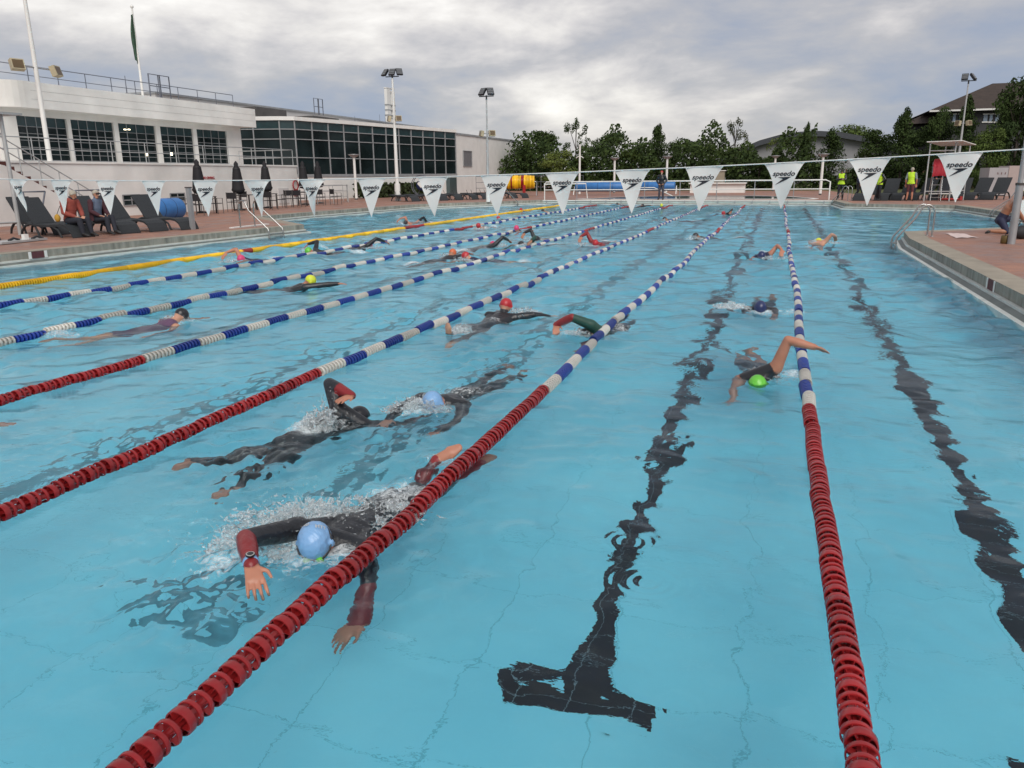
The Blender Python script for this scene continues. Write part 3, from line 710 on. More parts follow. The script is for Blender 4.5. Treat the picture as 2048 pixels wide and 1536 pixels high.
def far_buildings():
    t = thing('arched_hall', 'large grey hall with a shallow curved roof behind the trees', 'building')
    Y = 128.0; arc = [(1440, 316), (1480, 298), (1520, 281), (1560, 270), (1600, 264), (1640, 262.5), (1680, 265), (1720, 272), (1760, 281), (1800, 293)]
    pts = [P(a, b, y=Y) for a, b in arc]
    mg = mat('grey_cladding', (0.27, 0.27, 0.285), 0.6, var=0.06, vscale=0.3, stretch=(6, 1, 1)); rd = mat('dark_roof_sheet', (0.05, 0.055, 0.065), 0.5)
    n = len(pts); mb = MB()
    vs = [(p.x, Y, p.z-.7) for p in pts]+[(pts[-1].x, Y, 0), (pts[0].x, Y, 0)]; k = len(vs)
    mb.add(vs+[(v[0], Y+40, v[2]) for v in vs], [tuple(range(k))[::-1]]+[(i, i+k, (i+1) % k+k, (i+1) % k)[::-1] for i in range(k)]); mb.build('wall', mg, t)
    mb = MB()
    for a, b in zip(pts[:-1], pts[1:]):
        mb.add([(a.x, Y-1.2, a.z-.75), (b.x, Y-1.2, b.z-.75), (b.x, Y-1.2, b.z), (a.x, Y-1.2, a.z), (a.x, Y+41, a.z-.75), (b.x, Y+41, b.z-.75), (b.x, Y+41, b.z), (a.x, Y+41, a.z)],
               [(0, 1, 2, 3), (4, 7, 6, 5), (3, 2, 6, 7), (0, 4, 5, 1)])
    mb.build('roof', rd, t)
    # brown roofed house at the right
    h = thing('brown_roof_house', 'big house with a brown tiled hipped roof at the right edge', 'house')
    Y = 92.0; br = mat('brown_roof_tiles', (0.040, 0.026, 0.019), 0.85, var=0.25, vscale=1.5, bump=.4, bscale=12); ww = mat('dark_house_wall', (0.05, 0.05, 0.055), 0.8)
    e0 = P(1862, 243, y=Y); e1 = P(1897, 219, y=Y); r0 = P(1992, 164, y=Y+9); ze = e1.z; xr = e1.x+30
    x0 = e1.x-1.6
    MB().span((e1.x, Y+1, -.5), (xr, Y+20, ze-.1)).build('wall', ww, h)
    rr = r0.z
    vs = [(x0, Y, ze), (xr, Y, ze), (xr, Y+21, ze), (x0, Y+21, ze), (r0.x, Y+10.5, rr), (xr, Y+10.5, rr)]
    MB().add(vs, [(0, 1, 5, 4), (2, 3, 4, 5), (3, 0, 4), (0, 3, 2, 1)]).build('roof', br, h)
    # lower wing
    vs = [(x0-1.8, Y+4, e0.z), (x0+1.6, Y+2, e0.z), (x0+1.6, Y+12, e0.z), (x0-1.8, Y+12, e0.z), (x0+.6, Y+6, ze+.1), (x0+1.6, Y+6, ze+.1)]
    MB().add(vs, [(0, 1, 5, 4), (2, 3, 4, 5), (3, 0, 4), (0, 3, 2, 1)]).build('roof', br, h)
    MB().span((x0-1.4, Y+4.6, -.5), (x0+1.6, Y+11, e0.z-.1)).build('wall', ww, h)
    MB().span((x0-.1, Y-.06, ze-.18), (xr, Y+.0, ze-.02)).build('gutter', WHITE, h)
    wl = mat('pale_window', (0.26, 0.33, 0.42), 0.2, var=.2)
    for a, b in ((1905, 1912), (1917, 1925), (1966, 1976), (1978, 1986), (1990, 1999)):
        q0 = P(a, 243, y=Y+.95); q1 = P(b, 229, y=Y+.95); w = MB().span((q0.x, Y+.93, q0.z), (q1.x, Y+.99, q1.z)).build('window', wl, h)
        f = MB(); f.span((q0.x-.1, Y+.9, q0.z-.12), (q1.x+.1, Y+.985, q0.z)); f.span((q0.x-.1, Y+.9, q1.z), (q1.x+.1, Y+.985, q1.z+.1)); f.build('frame', WHITE, w)
    # ochre fence / low wall behind the lawn
    o = thing('timber_fence', 'brown timber board fence at the far edge of the lawn', 'fence')
    fm_ = mat('weathered_fence_board', (0.15, 0.095, 0.06), 0.85, var=.3, vscale=2, stretch=(4, 1, 1))
    q0 = P(1690, 352, y=88); q1 = P(1960, 350, y=88)
    MB().span((q0.x, 88, .2), (q1.x, 88.08, 1.9)).build('panel', fm_, o)
    mb = MB().span((0, -.06, 0), (.12, .14, 1.95)); pm = bpy.data.meshes.new('post'); pm.from_pydata(mb.v, [], mb.f); pm.materials.append(fm_)
    for k in range(9): link('post', pm, o, (q0.x+(q1.x-q0.x)*k/8, 87.94, .2))
far_buildings()
# ------------------------------------------------------------------ trees
def leaf_mat(name, c):
    m = bpy.data.materials.new(name); m.use_nodes = True; nt = m.node_tree; N = nt.nodes; L = nt.links; b = N['Principled BSDF']
    tc = N.new('ShaderNodeTexCoord'); n = N.new('ShaderNodeTexNoise'); L.new(tc.outputs['Object'], n.inputs['Vector']); n.inputs['Scale'].default_value = 1.1; n.inputs['Detail'].default_value = 6
    r = N.new('ShaderNodeValToRGB'); L.new(n.outputs['Fac'], r.inputs[0]); r.color_ramp.elements[0].position = .35; r.color_ramp.elements[1].position = .68
    r.color_ramp.elements[0].color = (c[0]*.55, c[1]*.6, c[2]*.6, 1); r.color_ramp.elements[1].color = (c[0]*1.5, c[1]*1.4, c[2]*1.2, 1)
    L.new(r.outputs[0], b.inputs['Base Color']); b.inputs['Roughness'].default_value = .85; b.inputs['Specular IOR Level'].default_value = .2
    return m
LEAF = {'dark': leaf_mat('dark_leaf', (0.036, 0.060, 0.018)), 'mid': leaf_mat('mid_leaf', (0.070, 0.105, 0.028)), 'light': leaf_mat('light_leaf', (0.12, 0.155, 0.042)), 'grey': leaf_mat('grey_leaf', (0.06, 0.07, 0.035))}
BARK = mat('bark', (0.05, 0.04, 0.032), 0.9, var=.3, vscale=6)
def crown(kind, seed, n, leaf):
    """unit tree: height 1, crown half width about 0.35"""
    rng = random.Random(seed); mb = MB(); lobes = []
    if kind == 'cone':
        for k in range(26):
            h = .12+.86*(k/25)**.9; w = .30*(1-h)**.75+.02; a = rng.random()*6.28; lobes.append((Vector((math.cos(a)*w*.55, math.sin(a)*w*.55, h)), w*.75+.02, .09))
    elif kind == 'sparse':
        for k in range(22):
            h = .3+.66*rng.random(); w = .27*(1-abs(h-.6)*1.3); a = rng.random()*6.28; lobes.append((Vector((math.cos(a)*w, math.sin(a)*w, h)), .065, .06))
        lobes.append((Vector((.02, 0, .97)), .04, .05))
    else:
        for k in range(20):
            h = .22+.66*rng.random(); w = .30*math.sin(PI*min(1, max(.15, (h-.05)/.95)))**.7; a = rng.random()*6.28; r_ = w*math.sqrt(rng.random())
            lobes.append((Vector((math.cos(a)*r_, math.sin(a)*r_, h)), rng.uniform(.10, .17), rng.uniform(.08, .14)))
    for i in range(n):
        c, rw, rh = lobes[rng.randrange(len(lobes))]
        d = Vector((rng.gauss(0, 1), rng.gauss(0, 1), rng.gauss(0, 1))).normalized()*(rng.random()**.35)
        p = c+Vector((d.x*rw, d.y*rw, d.z*rh)); nrm = (d+Vector((rng.gauss(0, .6), rng.gauss(0, .6), rng.gauss(0, .6)))).normalized()
        s_ = leaf*rng.uniform(.5, 1.2); u = nrm.orthogonal().normalized(); a = rng.random()*6.28; u = Quaternion(nrm, a) @ u; w = nrm.cross(u)
        u = u*s_; w = w*s_*.6
        mb.add([p-u, p-w*.9, p+u, p+w*.9], [(0, 1, 2, 3)])
    return mb, lobes
TREE_ME = {}
def tree_meshes(kind, seed, leafk):
    seed = seed % 4; key = (kind, seed, leafk)
    if key not in TREE_ME:
        n = {'cone': 5200, 'sparse': 1500, 'round': 6500}[kind]
        mb, lobes = crown(kind, seed, n, {'cone': .019, 'sparse': .017, 'round': .020}[kind])
        me = bpy.data.meshes.new('crown'); me.from_pydata(mb.v, [], mb.f); me.materials.append(LEAF[leafk])
        t = MB(); t.tube([(0, 0, -.03), (.004, 0, .2), (-.006, .004, .5), (0, 0, .85)], [.022, .017, .010, .003], 7)
        for c, _, _ in lobes[::2]: t.tube([(0, 0, max(.12, c.z-.28)), tuple(c*.6+Vector((0, 0, c.z*.36))), tuple(c)], [.008, .005, .002], 5)
        tm = bpy.data.meshes.new('trunk'); tm.from_pydata(t.v, [], t.f); tm.materials.append(BARK); TREE_ME[key] = (me, tm)
    return TREE_ME[key]
def tree(px, top, halfw, Y, kind, leafk, label, seed=1, name=None, z0=.2, group=None):
    q = P(px, top, y=Y); H = (q.z-z0)*(1.07 if kind != 'sparse' else 1.02); wpx = P(px+halfw, top, y=Y).x-q.x
    t = thing(name or {'cone': 'conical_tree', 'sparse': 'birch_tree', 'round': 'broadleaf_tree'}[kind], label, 'tree', (q.x, Y, z0), rz=seed*1.3, group=group)
    c, tr = tree_meshes(kind, seed, leafk)
    base = .33 if kind != 'cone' else .27
    t.scale = (wpx/base, wpx/base, H)
    link('crown', c, t); link('trunk', tr, t)
G = 'trees beyond the pool'
TREES = [
 (1050, 284, 22, 84, 'round', 'dark', 'dark tree touching the white end wall of the hall'),
 (1080, 264, 44, 88, 'round', 'dark', 'large dark round tree right of the white end wall'),
 (1118, 304, 34, 80, 'round', 'light', 'light green bushy tree in front of the large dark one'),
 (1152, 240, 34, 92, 'sparse', 'dark', 'tall thin see-through birch over the left trees'),
 (1182, 284, 30, 90, 'sparse', 'mid', 'smaller thin tree right of the tall birch'),
 (1160, 312, 30, 82, 'round', 'mid', 'mid green tree low under the tall birch'),
 (1222, 268, 42, 88, 'round', 'dark', 'broad dark tree behind the left bowl lamp post'),
 (1262, 300, 34, 82, 'round', 'mid', 'mid green tree between the broad dark and the pointed one'),
 (1284, 290, 30, 92, 'round', 'dark', 'dark tree just left of the pointed tree'),
 (1317, 263, 30, 84, 'cone', 'dark', 'pointed dark tree above the person on the footbridge'),
 (1350, 288, 34, 90, 'round', 'dark', 'dark tree just right of the pointed tree'),
 (1388, 284, 32, 92, 'round', 'dark', 'dark tree in the middle of the tree line'),
 (1424, 288, 30, 88, 'round', 'mid', 'uneven green tree left of the windblown birch'),
 (1474, 240, 33, 96, 'sparse', 'grey', 'tall windblown birch standing over the left end of the arched hall'),
 (1478, 302, 46, 86, 'round', 'mid', 'wide low green tree below the windblown birch'),
 (1520, 318, 34, 80, 'round', 'dark', 'low dark tree in front of the left part of the arched hall'),
 (1560, 278, 36, 84, 'sparse', 'light', 'pale loose leaved tree in front of the arched hall'),
 (1566, 312, 34, 86, 'round', 'mid', 'small green tree behind the pale loose one'),
 (1615, 260, 23, 84, 'cone', 'dark', 'narrow dark cypress in front of the arched hall'),
 (1664, 272, 40, 82, 'cone', 'dark', 'wider dark cone shaped tree right of the narrow cypress'),
 (1700, 254, 60, 180, 'round', 'mid', 'distant trees showing over the roof of the arched hall'),
 (1758, 262, 42, 82, 'round', 'dark', 'dark open tree at the right end of the arched hall'),
 (1812, 234, 42, 80, 'cone', 'dark', 'tall pointed dark tree left of the lifeguard canopy'),
 (1840, 262, 36, 84, 'round', 'dark', 'dark tree behind the lifeguard canopy'),
 (1884, 222, 38, 80, 'round', 'dark', 'dark tree just left of the right floodlight mast'),
 (1938, 212, 36, 78, 'cone', 'dark', 'dark tree just right of the right floodlight mast'),
 (1984, 262, 40, 74, 'round', 'mid', 'mid green tree in front of the brown roofed house'),
 (2026, 214, 30, 80, 'round', 'dark', 'dark tree between the tallest one and the windows of the brown roofed house'),
 (2052, 160, 60, 76, 'round', 'dark', 'tallest dark tree at the right edge of the photo'),
]
for i, (px, top, hw, Y, k, lk, lab) in enumerate(TREES): tree(px, top, hw, Y, k, lk, lab, seed=i+1, group=G)
# undergrowth below the trees: nobody could count it
def undergrowth():
    rng = random.Random(8); mb = MB()
    for i in range(26000):
        x = rng.uniform(-28, 26); Y = 79+rng.random()*4+(0 if x < 4 else rng.uniform(0, 6)); h = rng.random()*(4.7+1.2*math.sin(x*.7)+.8*math.sin(x*1.9+1)) if x < 3 else rng.random()**.8*(2.2+1.0*math.sin(x*.9))
        c = Vector((x, Y+rng.random()*2, .2+h)); n = Vector((rng.gauss(0, 1), rng.gauss(0, 1)-.6, rng.gauss(0, 1)+.4)).normalized(); u = n.orthogonal().normalized()*rng.uniform(.10, .22); w = n.cross(u)*.7
        mb.add([c-u, c-w, c+u, c+w], [(0, 1, 2, 3)])
    o = mb.build('undergrowth', LEAF['dark']); tag(o, 'dense dark shrubs filling the space under the tree line', 'shrubs', kind='stuff')
undergrowth()
# ------------------------------------------------------------------ pennants across the pool
def pennants():
    YF = 6.0
    def zl(x): return 1.741+0.0042*(x+4.4)**2
    ln = MB(); xs = np.linspace(-15.85, 3.55, 80); ln.tube([(x, YF, zl(x)) for x in xs], .0045, 6)
    o = ln.build('pennant_line', mat('white_tape', (0.6, 0.62, 0.62), 0.6)); tag(o, 'thin white line the pennants hang on, right across the pool', 'line')
    cloth = bpy.data.materials.new('pennant_cloth'); cloth.use_nodes = True; nt = cloth.node_tree; b = nt.nodes['Principled BSDF']
    b.inputs['Base Color'].default_value = (0.80, 0.78, 0.75, 1); b.inputs['Roughness'].default_value = .6
    tr = nt.nodes.new('ShaderNodeBsdfTranslucent'); tr.inputs[0].default_value = (0.7, 0.7, 0.7, 1); ms = nt.nodes.new('ShaderNodeMixShader'); ms.inputs[0].default_value = .3
    nt.links.new(b.outputs[0], ms.inputs[1]); nt.links.new(tr.outputs[0], ms.inputs[2]); nt.links.new(ms.outputs[0], nt.nodes['Material Output'].inputs[0])
    ink = mat('black_print', (0.012, 0.014, 0.022), 0.6)
    W, H = .137, .315
    def yo(x, z, s): return .012*math.sin(x*18+s)*(1+z/H*.6)+.02*math.sin(z*9+s*2)*(-z/H)
    word0 = text_mesh('speedo', .0475, ink, .0003, shear=.28, sx=1.12, bold=.0011)
    XS = [-7.126, -6.579, -6.021, -5.481, -4.901, -4.356, -3.8, -3.23, -2.672, -2.124, -1.59, -1.049, -.525, .025, .573, 1.117]
    ordn = ['leftmost', 'second', 'third', 'fourth', 'fifth', 'sixth', 'seventh', 'eighth', 'ninth', 'tenth', 'eleventh', 'twelfth', 'thirteenth', 'fourteenth', 'fifteenth', 'rightmost']
    spots = {0: 'in front of the pale post', 1: 'beside the red jacketed man', 2: 'right of the seated woman', 3: 'in front of the black loungers', 4: 'beside the blue cover roll', 5: 'beside the left ladder', 6: 'below the lifebuoy sign', 7: 'below the bowl lamp', 8: 'below the white wall', 9: 'beside the yellow reel', 10: 'left of the footbridge', 11: 'left of the person on the footbridge', 12: 'over the footbridge', 13: 'over the rightmost lane rope', 14: 'beside the guard in a yellow vest', 15: 'beside the lifeguard chair'}
    for i, x0 in enumerate(XS):
        rng = random.Random(i+3); s = rng.random()*6; tw = rng.uniform(-.02, .02); th = rng.uniform(-.55, .55); fo = .9 if i == 0 else rng.uniform(.0, .35)
        def bend(x, v): a = th*min(1, v*2.2)*.8; k = 1-fo*.35*math.sin(PI*min(1, v*1.4)); return x*k*math.cos(a), x*math.sin(a)+fo*.05*math.cos(x*26)*v
        t = thing('pennant', 'white triangular pennant, %s, hanging %s' % (ordn[i] if i in (0, 15) else ordn[i]+' from the left', spots[i]), 'pennant', (x0, YF, zl(x0)), group='white pennants on the line')
        nu, nv = 14, 20; vs = []
        for j in range(nv+1):
            v = j/nv; w = W*((1-v)*.90+.10*math.exp(-v*9)*(1-v))+.0012
            for k in range(nu+1):
                u = -1+2*k/nu; z = -v*H; x = u*w; curl = .02*abs(u)**4*math.exp(-v*8)
                zz = z+(zl(x0+x)-zl(x0))*math.exp(-v*6)
                bx, by = bend(x, v); vs.append((bx+tw*v, yo(x, z, s)*v**.6+curl+by, zz))
        fs = [(j*(nu+1)+k, (j+1)*(nu+1)+k, (j+1)*(nu+1)+k+1, j*(nu+1)+k+1) for j in range(nv) for k in range(nu)]
        MB().add(vs, fs, 0, True).build('flag', cloth, t)
        def stick(me, dz, dx=0):
            for q in me.vertices:
                x = q.co.x+dx; z = q.co.y+dz; v = min(1, max(0, -z/H))
                bx, by = bend(x, v); q.co = Vector((bx+tw*v, by+yo(x, z, s)*v**.6+.02*abs(min(1, abs(x)/W))**4*math.exp(-v*8)-.0022+q.co.z, z))
        wm = word0.copy(); stick(wm, -.088); link('word', wm, t)
        pl = [(-.043, -.004), (.052, -.001), (.030, -.014), (-.052, -.050), (.006, -.017), (-.002, -.010)]
        vs = []; m = 8
        lm = MB()
        # swoosh: bar pointing right with a long tail to the lower left
        def q3(a): return (a[0], a[1], 0)
        tri = [((-.040, 0), (.056, .003), (.018, -.011)), ((-.040, 0), (.018, -.011), (-.002, -.011)), ((.056, .003), (.024, -.0165), (.018, -.011)), ((.018, -.011), (.024, -.0165), (-.014, -.030)), ((-.002, -.011), (.018, -.011), (-.014, -.030)), ((-.014, -.030), (.024, -.0165), (-.056, -.052)), ((-.002, -.011), (-.014, -.030), (-.056, -.052))]
        me = bpy.data.meshes.new('swoosh'); V = []; F = []
        for a in tri: F.append((len(V), len(V)+1, len(V)+2)); V += [q3(p) for p in a]
        me.from_pydata(V, [], F); me.materials.append(ink); stick(me, -.098); 
        for q in me.vertices: q.co.y -= .0006
        link('swoosh', me, t)
    for x, lab in ((-15.9, 'white steel post holding the left end of the pennant line'), (3.6, 'white steel post holding the right end of the pennant line')):
        t = thing('line_post', lab, 'post', (x, YF, ZD)); MB().cyl((0, 0, 0), (0, 0, zl(x)-ZD+.03), .03, n=12).build('pole', WHITE, t); MB().lathe([(.001, 0), (.08, 0), (.08, .012), (.03, .015)]).build('foot_plate', GREYMETAL, t)
pennants()

# ------------------------------------------------------------------ posts, masts, lamps
def masts():
    led = mat('black_led_housing', (0.015, 0.016, 0.02), .4); lens = mat('grey_led_lens', (0.12, 0.125, 0.13), .2); old = mat('cream_floodlight', (0.42, 0.36, 0.24), .5)
    def head(t, c, az, tilt, w=.62, h=.5):
        w *= .78; h *= .78
        M = Matrix.Rotation(az, 3, 'Z') @ Matrix.Rotation(tilt, 3, 'X')
        b = MB().box(c, (w, .09, h), M=M).build('led_panel', led, t)
        m = MB()
        for i in range(3): m.box(Vector(c)+M @ Vector((0, -.05, (i-1)*h*.3)), (w*.9, .012, h*.24), M=M)
        m.build('lens', lens, b)
        f = MB()
        for i in range(7): f.box(Vector(c)+M @ Vector(((i-3)*w*.13, .07, 0)), (.012, .06, h*.9), M=M)
        f.build('cooling_fins', led, b)
    def old_head(t, c, az, dn=.5, s=1.0):
        M = Matrix.Rotation(az, 3, 'Z') @ Matrix.Rotation(-dn, 3, 'X')
        o = MB().box(c, (.42*s, .2*s, .36*s), M=M).build('floodlight', old, t)
        MB().box(Vector(c)+M @ Vector((0, -.105*s, 0)), (.34*s, .015, .28*s), M=M).build('front_glass', mat('brown_glass', (0.12, 0.08, 0.04), .3), o)
    # left mast on the terrace
    b = Vector((-29.0, 0, 2.5)); q = P(100, 322, x=-29.0); b.y = q.y
    t = thing('floodlight_mast', 'tall white mast in front of the gridded windows with two cream floodlights', 'floodlight mast', b, group='floodlight masts round the pool')
    MB().cyl((0, 0, 0), (0, 0, 4), .10, .085, n=14).cyl((0, 0, 4), (0, 0, 9.5), .085, .05, n=14).build('pole', WHITE, t)
    z = P(75, 136, x=-29.0).z-2.5; MB().cyl((0, -.75, z), (0, .75, z), .03).build('cross_arm', GREYMETAL, t)
    old_head(t, Vector((.08, -.9, z)), rad(70), .3, 1.15); old_head(t, Vector((.08, .9, z-.05)), rad(110), .3, 1.15)
    # middle, second and right mast
    for (px, pb, ptop, n_led, lab, zmid, azs, Y) in ((796, 402, 156, 3, 'tall white mast with three black lamps in front of the glazed hall', 237, (-25, 5, 40), 47.2), (976.5, 404, 196, 2, 'slim mast with two black lamps in front of the white end wall', 267, (-20, 35), 45.5), (1908, 386, 158, 2, 'right mast with two black lamps rising between the dark trees', 247, (-15, 60), 62.0)):
        q = P(px, pb, y=Y); q.z = ZD; top = P(px, ptop, y=Y).z
        if px > 1500: top = P(1932, 165, y=Y).z
        t = thing('floodlight_mast', lab, 'floodlight mast', q, group='floodlight masts round the pool')
        H = top-ZD
        r = .12 if px < 900 else .085
        MB().cyl((0, 0, 0), (0, 0, 1.1), r*1.55, n=14).build('base_sleeve', WHITE, t)
        mb = MB().cyl((0, 0, 1.0), (0, 0, H*.62), r, r*.75, n=12); mb.cyl((0, 0, H*.62), (0, 0, H), r*.6, r*.5, n=10); mb.build('pole', WHITE if px < 900 else RAILW, t)
        MB().cyl((-.45, 0, H+.1), (.45, 0, H+.1), .03).cyl((0, 0, H-.1), (0, 0, H+.15), .05).build('head_bracket', led, t)
        for k, a in enumerate(azs): head(t, Vector(((k-(len(azs)-1)/2)*.5, .0, H+.36)), rad(a), rad(-38), w=.5, h=.62)
        zm = P(px, zmid, y=Y).z-ZD
        MB().cyl((-.3, 0, zm), (.3, 0, zm), .025).build('cross_arm', GREYMETAL, t)
        old_head(t, Vector((-.33, -.05, zm)), rad(-50), .2, .9); old_head(t, Vector((.33, -.05, zm)), rad(40), .2, .9)
    # bowl headed lamp posts
    for (px, ptop, Y, lab) in ((712, 312, 50.0, 'white bowl lamp post in front of the dark glazing'), (1228, 318, 68, 'white bowl lamp post left of the person on the footbridge'), (1332, 315, 66, 'white bowl lamp post right behind the person on the footbridge'), (1546, 314, 74, 'white bowl lamp post half hidden by a pennant, before the pale tree'), (1643, 311, 60, 'white bowl lamp post left of the woman in a yellow vest')):
        q = P(px, 385, y=Y); q.z = ZD; top = P(px, ptop, y=Y).z
        if px > 1600: q = P(1641, 378, y=Y); q.z = ZD
        t = thing('bowl_lamp_post', lab, 'lamp post', q, group='white lamp posts with bowl heads'); H = top-ZD
        MB().cyl((0, 0, .1), (0, 0, H-.12), .10, .085, n=14).build('pole', WHITE, t); MB().cyl((0, 0, 0), (0, 0, .12), .09, n=12).build('foot', BOXG, t)
        MB().lathe([(.085, H-.12), (.2, H-.06), (.36, H+.05), (.42, H+.12), (.38, H+.12), (.05, H+.02)], n=18).build('bowl', GREYMETAL, t)
        MB().lathe([(.001, H+.02), (.12, H+.03), (.14, H+.1), (.001, H+.11)], n=14).build('lamp_glass', mat('frosted_glass', (0.5, 0.5, 0.46), .4), t)
    q = P(1159, 366, y=66); q.z = ZD; top = P(1160, 289, y=66).z-ZD; zm = P(1160, 315, y=66).z-ZD
    t = thing('arm_lamp_post', 'thin white post with two small drooping arms in front of the birch', 'lamp post', q)
    MB().cyl((0, 0, 0), (0, 0, top), .1, .07, n=10).build('pole', WHITE, t)
    for s in (-1, 1): MB().tube([(0, 0, zm+.1), (s*.14, 0, zm+.08), (s*.32, 0, zm-.05)], .035, 6).build('arm', WHITE, t)
    # flagpole with a limp dark green flag
    q = P(286, 194, x=-36.0); q1 = P(259.5, 14, x=-36.0); zt = q1.z
    t = thing('flagpole', 'white flagpole on the clubhouse roof', 'flagpole', (-36, q.y, 5.85))
    MB().cyl((0, 0, 0), (0, 0, zt-5.85), .075, .045, n=10).build('pole', WHITE, t); MB().ball((0, 0, zt-5.8), .1).build('finial', WHITE, t)
    # limp flag
    fl = MB(); nv, nu = 16, 8; vs = []; H = 2.7
    for j in range(nv+1):
        v = j/nv
        for k in range(nu+1):
            u = k/nu; vs.append((.05*math.sin(u*9+v*4), -(.05+.30*u*(.35+.65*math.sin(min(1, v*1.3)*PI*.62))*(1-.25*v)), -v*H*(1-.15*u)-.1*u))
    fl.add(vs, [(j*(nu+1)+k, j*(nu+1)+k+1, (j+1)*(nu+1)+k+1, (j+1)*(nu+1)+k) for j in range(nv) for k in range(nu)], 0, True)
    o = fl.build('flag', mat('dark_green_flag', (0.035, 0.075, 0.045), .8), None, (-36, q.y, zt-.35)); tag(o, 'limp dark green flag hanging down its pole', 'flag')
    # grey sleeve posts on the deck
    t = thing('deck_post', 'short grey square post on the left deck beside the pennants', 'post', P(386, 459, z=ZD)); MB().box((0, 0, .62), (.12, .12, 1.24)).build('sleeve', GREYMETAL, t); MB().box((0, 0, 1.25), (.15, .15, .03)).build('cap', BOXG, t)
    q = P(2022, 488, z=ZD)
    t = thing('deck_post', 'tall grey round post beside the kneeling man', 'post', q); MB().cyl((0, 0, 0), (0, 0, 1.22), .075, n=16).build('sleeve', GREYMETAL, t); MB().cyl((0, 0, 1.2), (0, 0, 3.2), .052, n=14).build('pole', GREYMETAL, t); MB().cyl((0, 0, 1.19), (0, 0, 1.24), .085, n=16).build('collar', BOXG, t); MB().cyl((0, 0, 2.2), (0, 0, 2.24), .065, n=12).build('clamp', BOXG, t)
masts()

# ------------------------------------------------------------------ ladders
def ladders():
    def ladder(loc, rz, label, w=.5, back=.9, tread=True, h=.75, drop=.85):
        """rails stand on the deck at x=back, arc over and slope down to the water at x=0 (facing -x)"""
        t = thing('pool_ladder', label, 'ladder', loc, rz, group='steel pool ladders')
        for s in (-1, 1):
            y = s*w/2; pts = [(back, y, 0), (back, y, h-.22)]
            for k in range(1, 8): a = PI*k/8; pts.append((back-.16+.16*math.cos(a)*1.0, y, h-.22+.2*math.sin(a)))
            pts += [(back-.40, y, h-.32), (.02, y, -.02), (0, y, -.10), (0, y, -drop)]
            MB().tube(pts, .021, 10).build('rail', STEEL, t)
            MB().lathe([(.001, 0), (.05, 0), (.05, .008), (.022, .02)], (back, y, 0), n=12).build('flange', STEEL, t)
        for k in range(3): MB().box((-.01, 0, -.17-k*.25), (.08, w, .025)).build('tread', STEEL, t)
        return t
    ladder((2.72, 20.95, ZD), rad(8), 'steel ladder on the tip of the right deck, nearest and largest in the photo', back=.78, w=.34)
    ladder((7.9, 35.2, ZD), 0, 'steel ladder at the far right bay beyond the kneeling man', back=1.0, w=.45)
    ladder((2.95, 48.0, ZD), rad(-30), 'steel ladder at the right end of the footbridge beside the woman in a yellow vest', back=.9, w=.45, h=.8)
    ladder((-14.75, 21.1, ZD), PI-rad(8), 'steel ladder on the tip of the left deck', back=1.15, w=.62, h=.85)
    ladder((-15.3, 47.2, ZD), PI+rad(20), 'steel ladder in front of the yellow reel', back=1.0, w=.5, h=.85)
    ladder((-15.35, 11.9, ZD), PI, 'steel ladder cut by the left edge of the photo', back=.9)
ladders()

# ------------------------------------------------------------------ deck furniture
def lounger_proto(loc, rz, label, back=1.0):
    m = mat('charcoal_weave', (0.022, 0.026, 0.030), .7, var=.25, vscale=30, bump=.5, bscale=90)
    t = thing('sun_lounger', label, 'sun lounger', loc, rz, group='charcoal sun loungers on the decks')
    w = .66
    # seat: wavy slab, foot end curling down to the ground at +x
    def slab(pts, th, name):
        n = len(pts); vs = []
        for (x, z) in pts: vs += [(x, -w/2, z), (x, w/2, z), (x, w/2, z-th), (x, -w/2, z-th)]
        fs = [(0, 1, 2, 3)[::-1], tuple(range(4*n-4, 4*n))]
        for i in range(n-1):
            for k in range(4): fs.append((i*4+k, i*4+(k+1) % 4, i*4+4+(k+1) % 4, i*4+4+k))
        return MB().add(vs, fs, 0, False).build(name, m, t)
    seat = [(-.15, .36), (.1, .34), (.4, .33), (.7, .35), (.95, .36), (1.15, .33), (1.28, .25), (1.36, .12), (1.40, 0.03)]
    slab(seat, .06, 'seat')
    a = rad(52*back); slab([(-.12, .37), (-.12-.42*math.cos(a), .37+.42*math.sin(a)), (-.12-.86*math.cos(a), .37+.86*math.sin(a))], .05, 'backrest')
    for s in (-1, 1):
        y = s*(w/2-.03)
        MB().tube([(-.72, y, .0), (-.66, y, .15), (-.5, y, .29), (-.3, y, .345), (0, y, .33), (.5, y, .30)], [.03, .034, .036, .036, .034, .03], 8).build('side_frame', m, t)
        MB().tube([(-.10, y, .30), (-.02, y, .16), (.03, y, 0)], .03, 8).build('leg', m, t)
        MB().tube([(.55, y, .32), (.82, y, .2), (.93, y, 0)], .03, 8).build('leg', m, t)
    MB().tube([(-.3, -.2, .3), (-.45, -.2, .62)], .015, 6).tube([(-.3, .2, .3), (-.45, .2, .62)], .015, 6).build('prop', m, t)
    return t
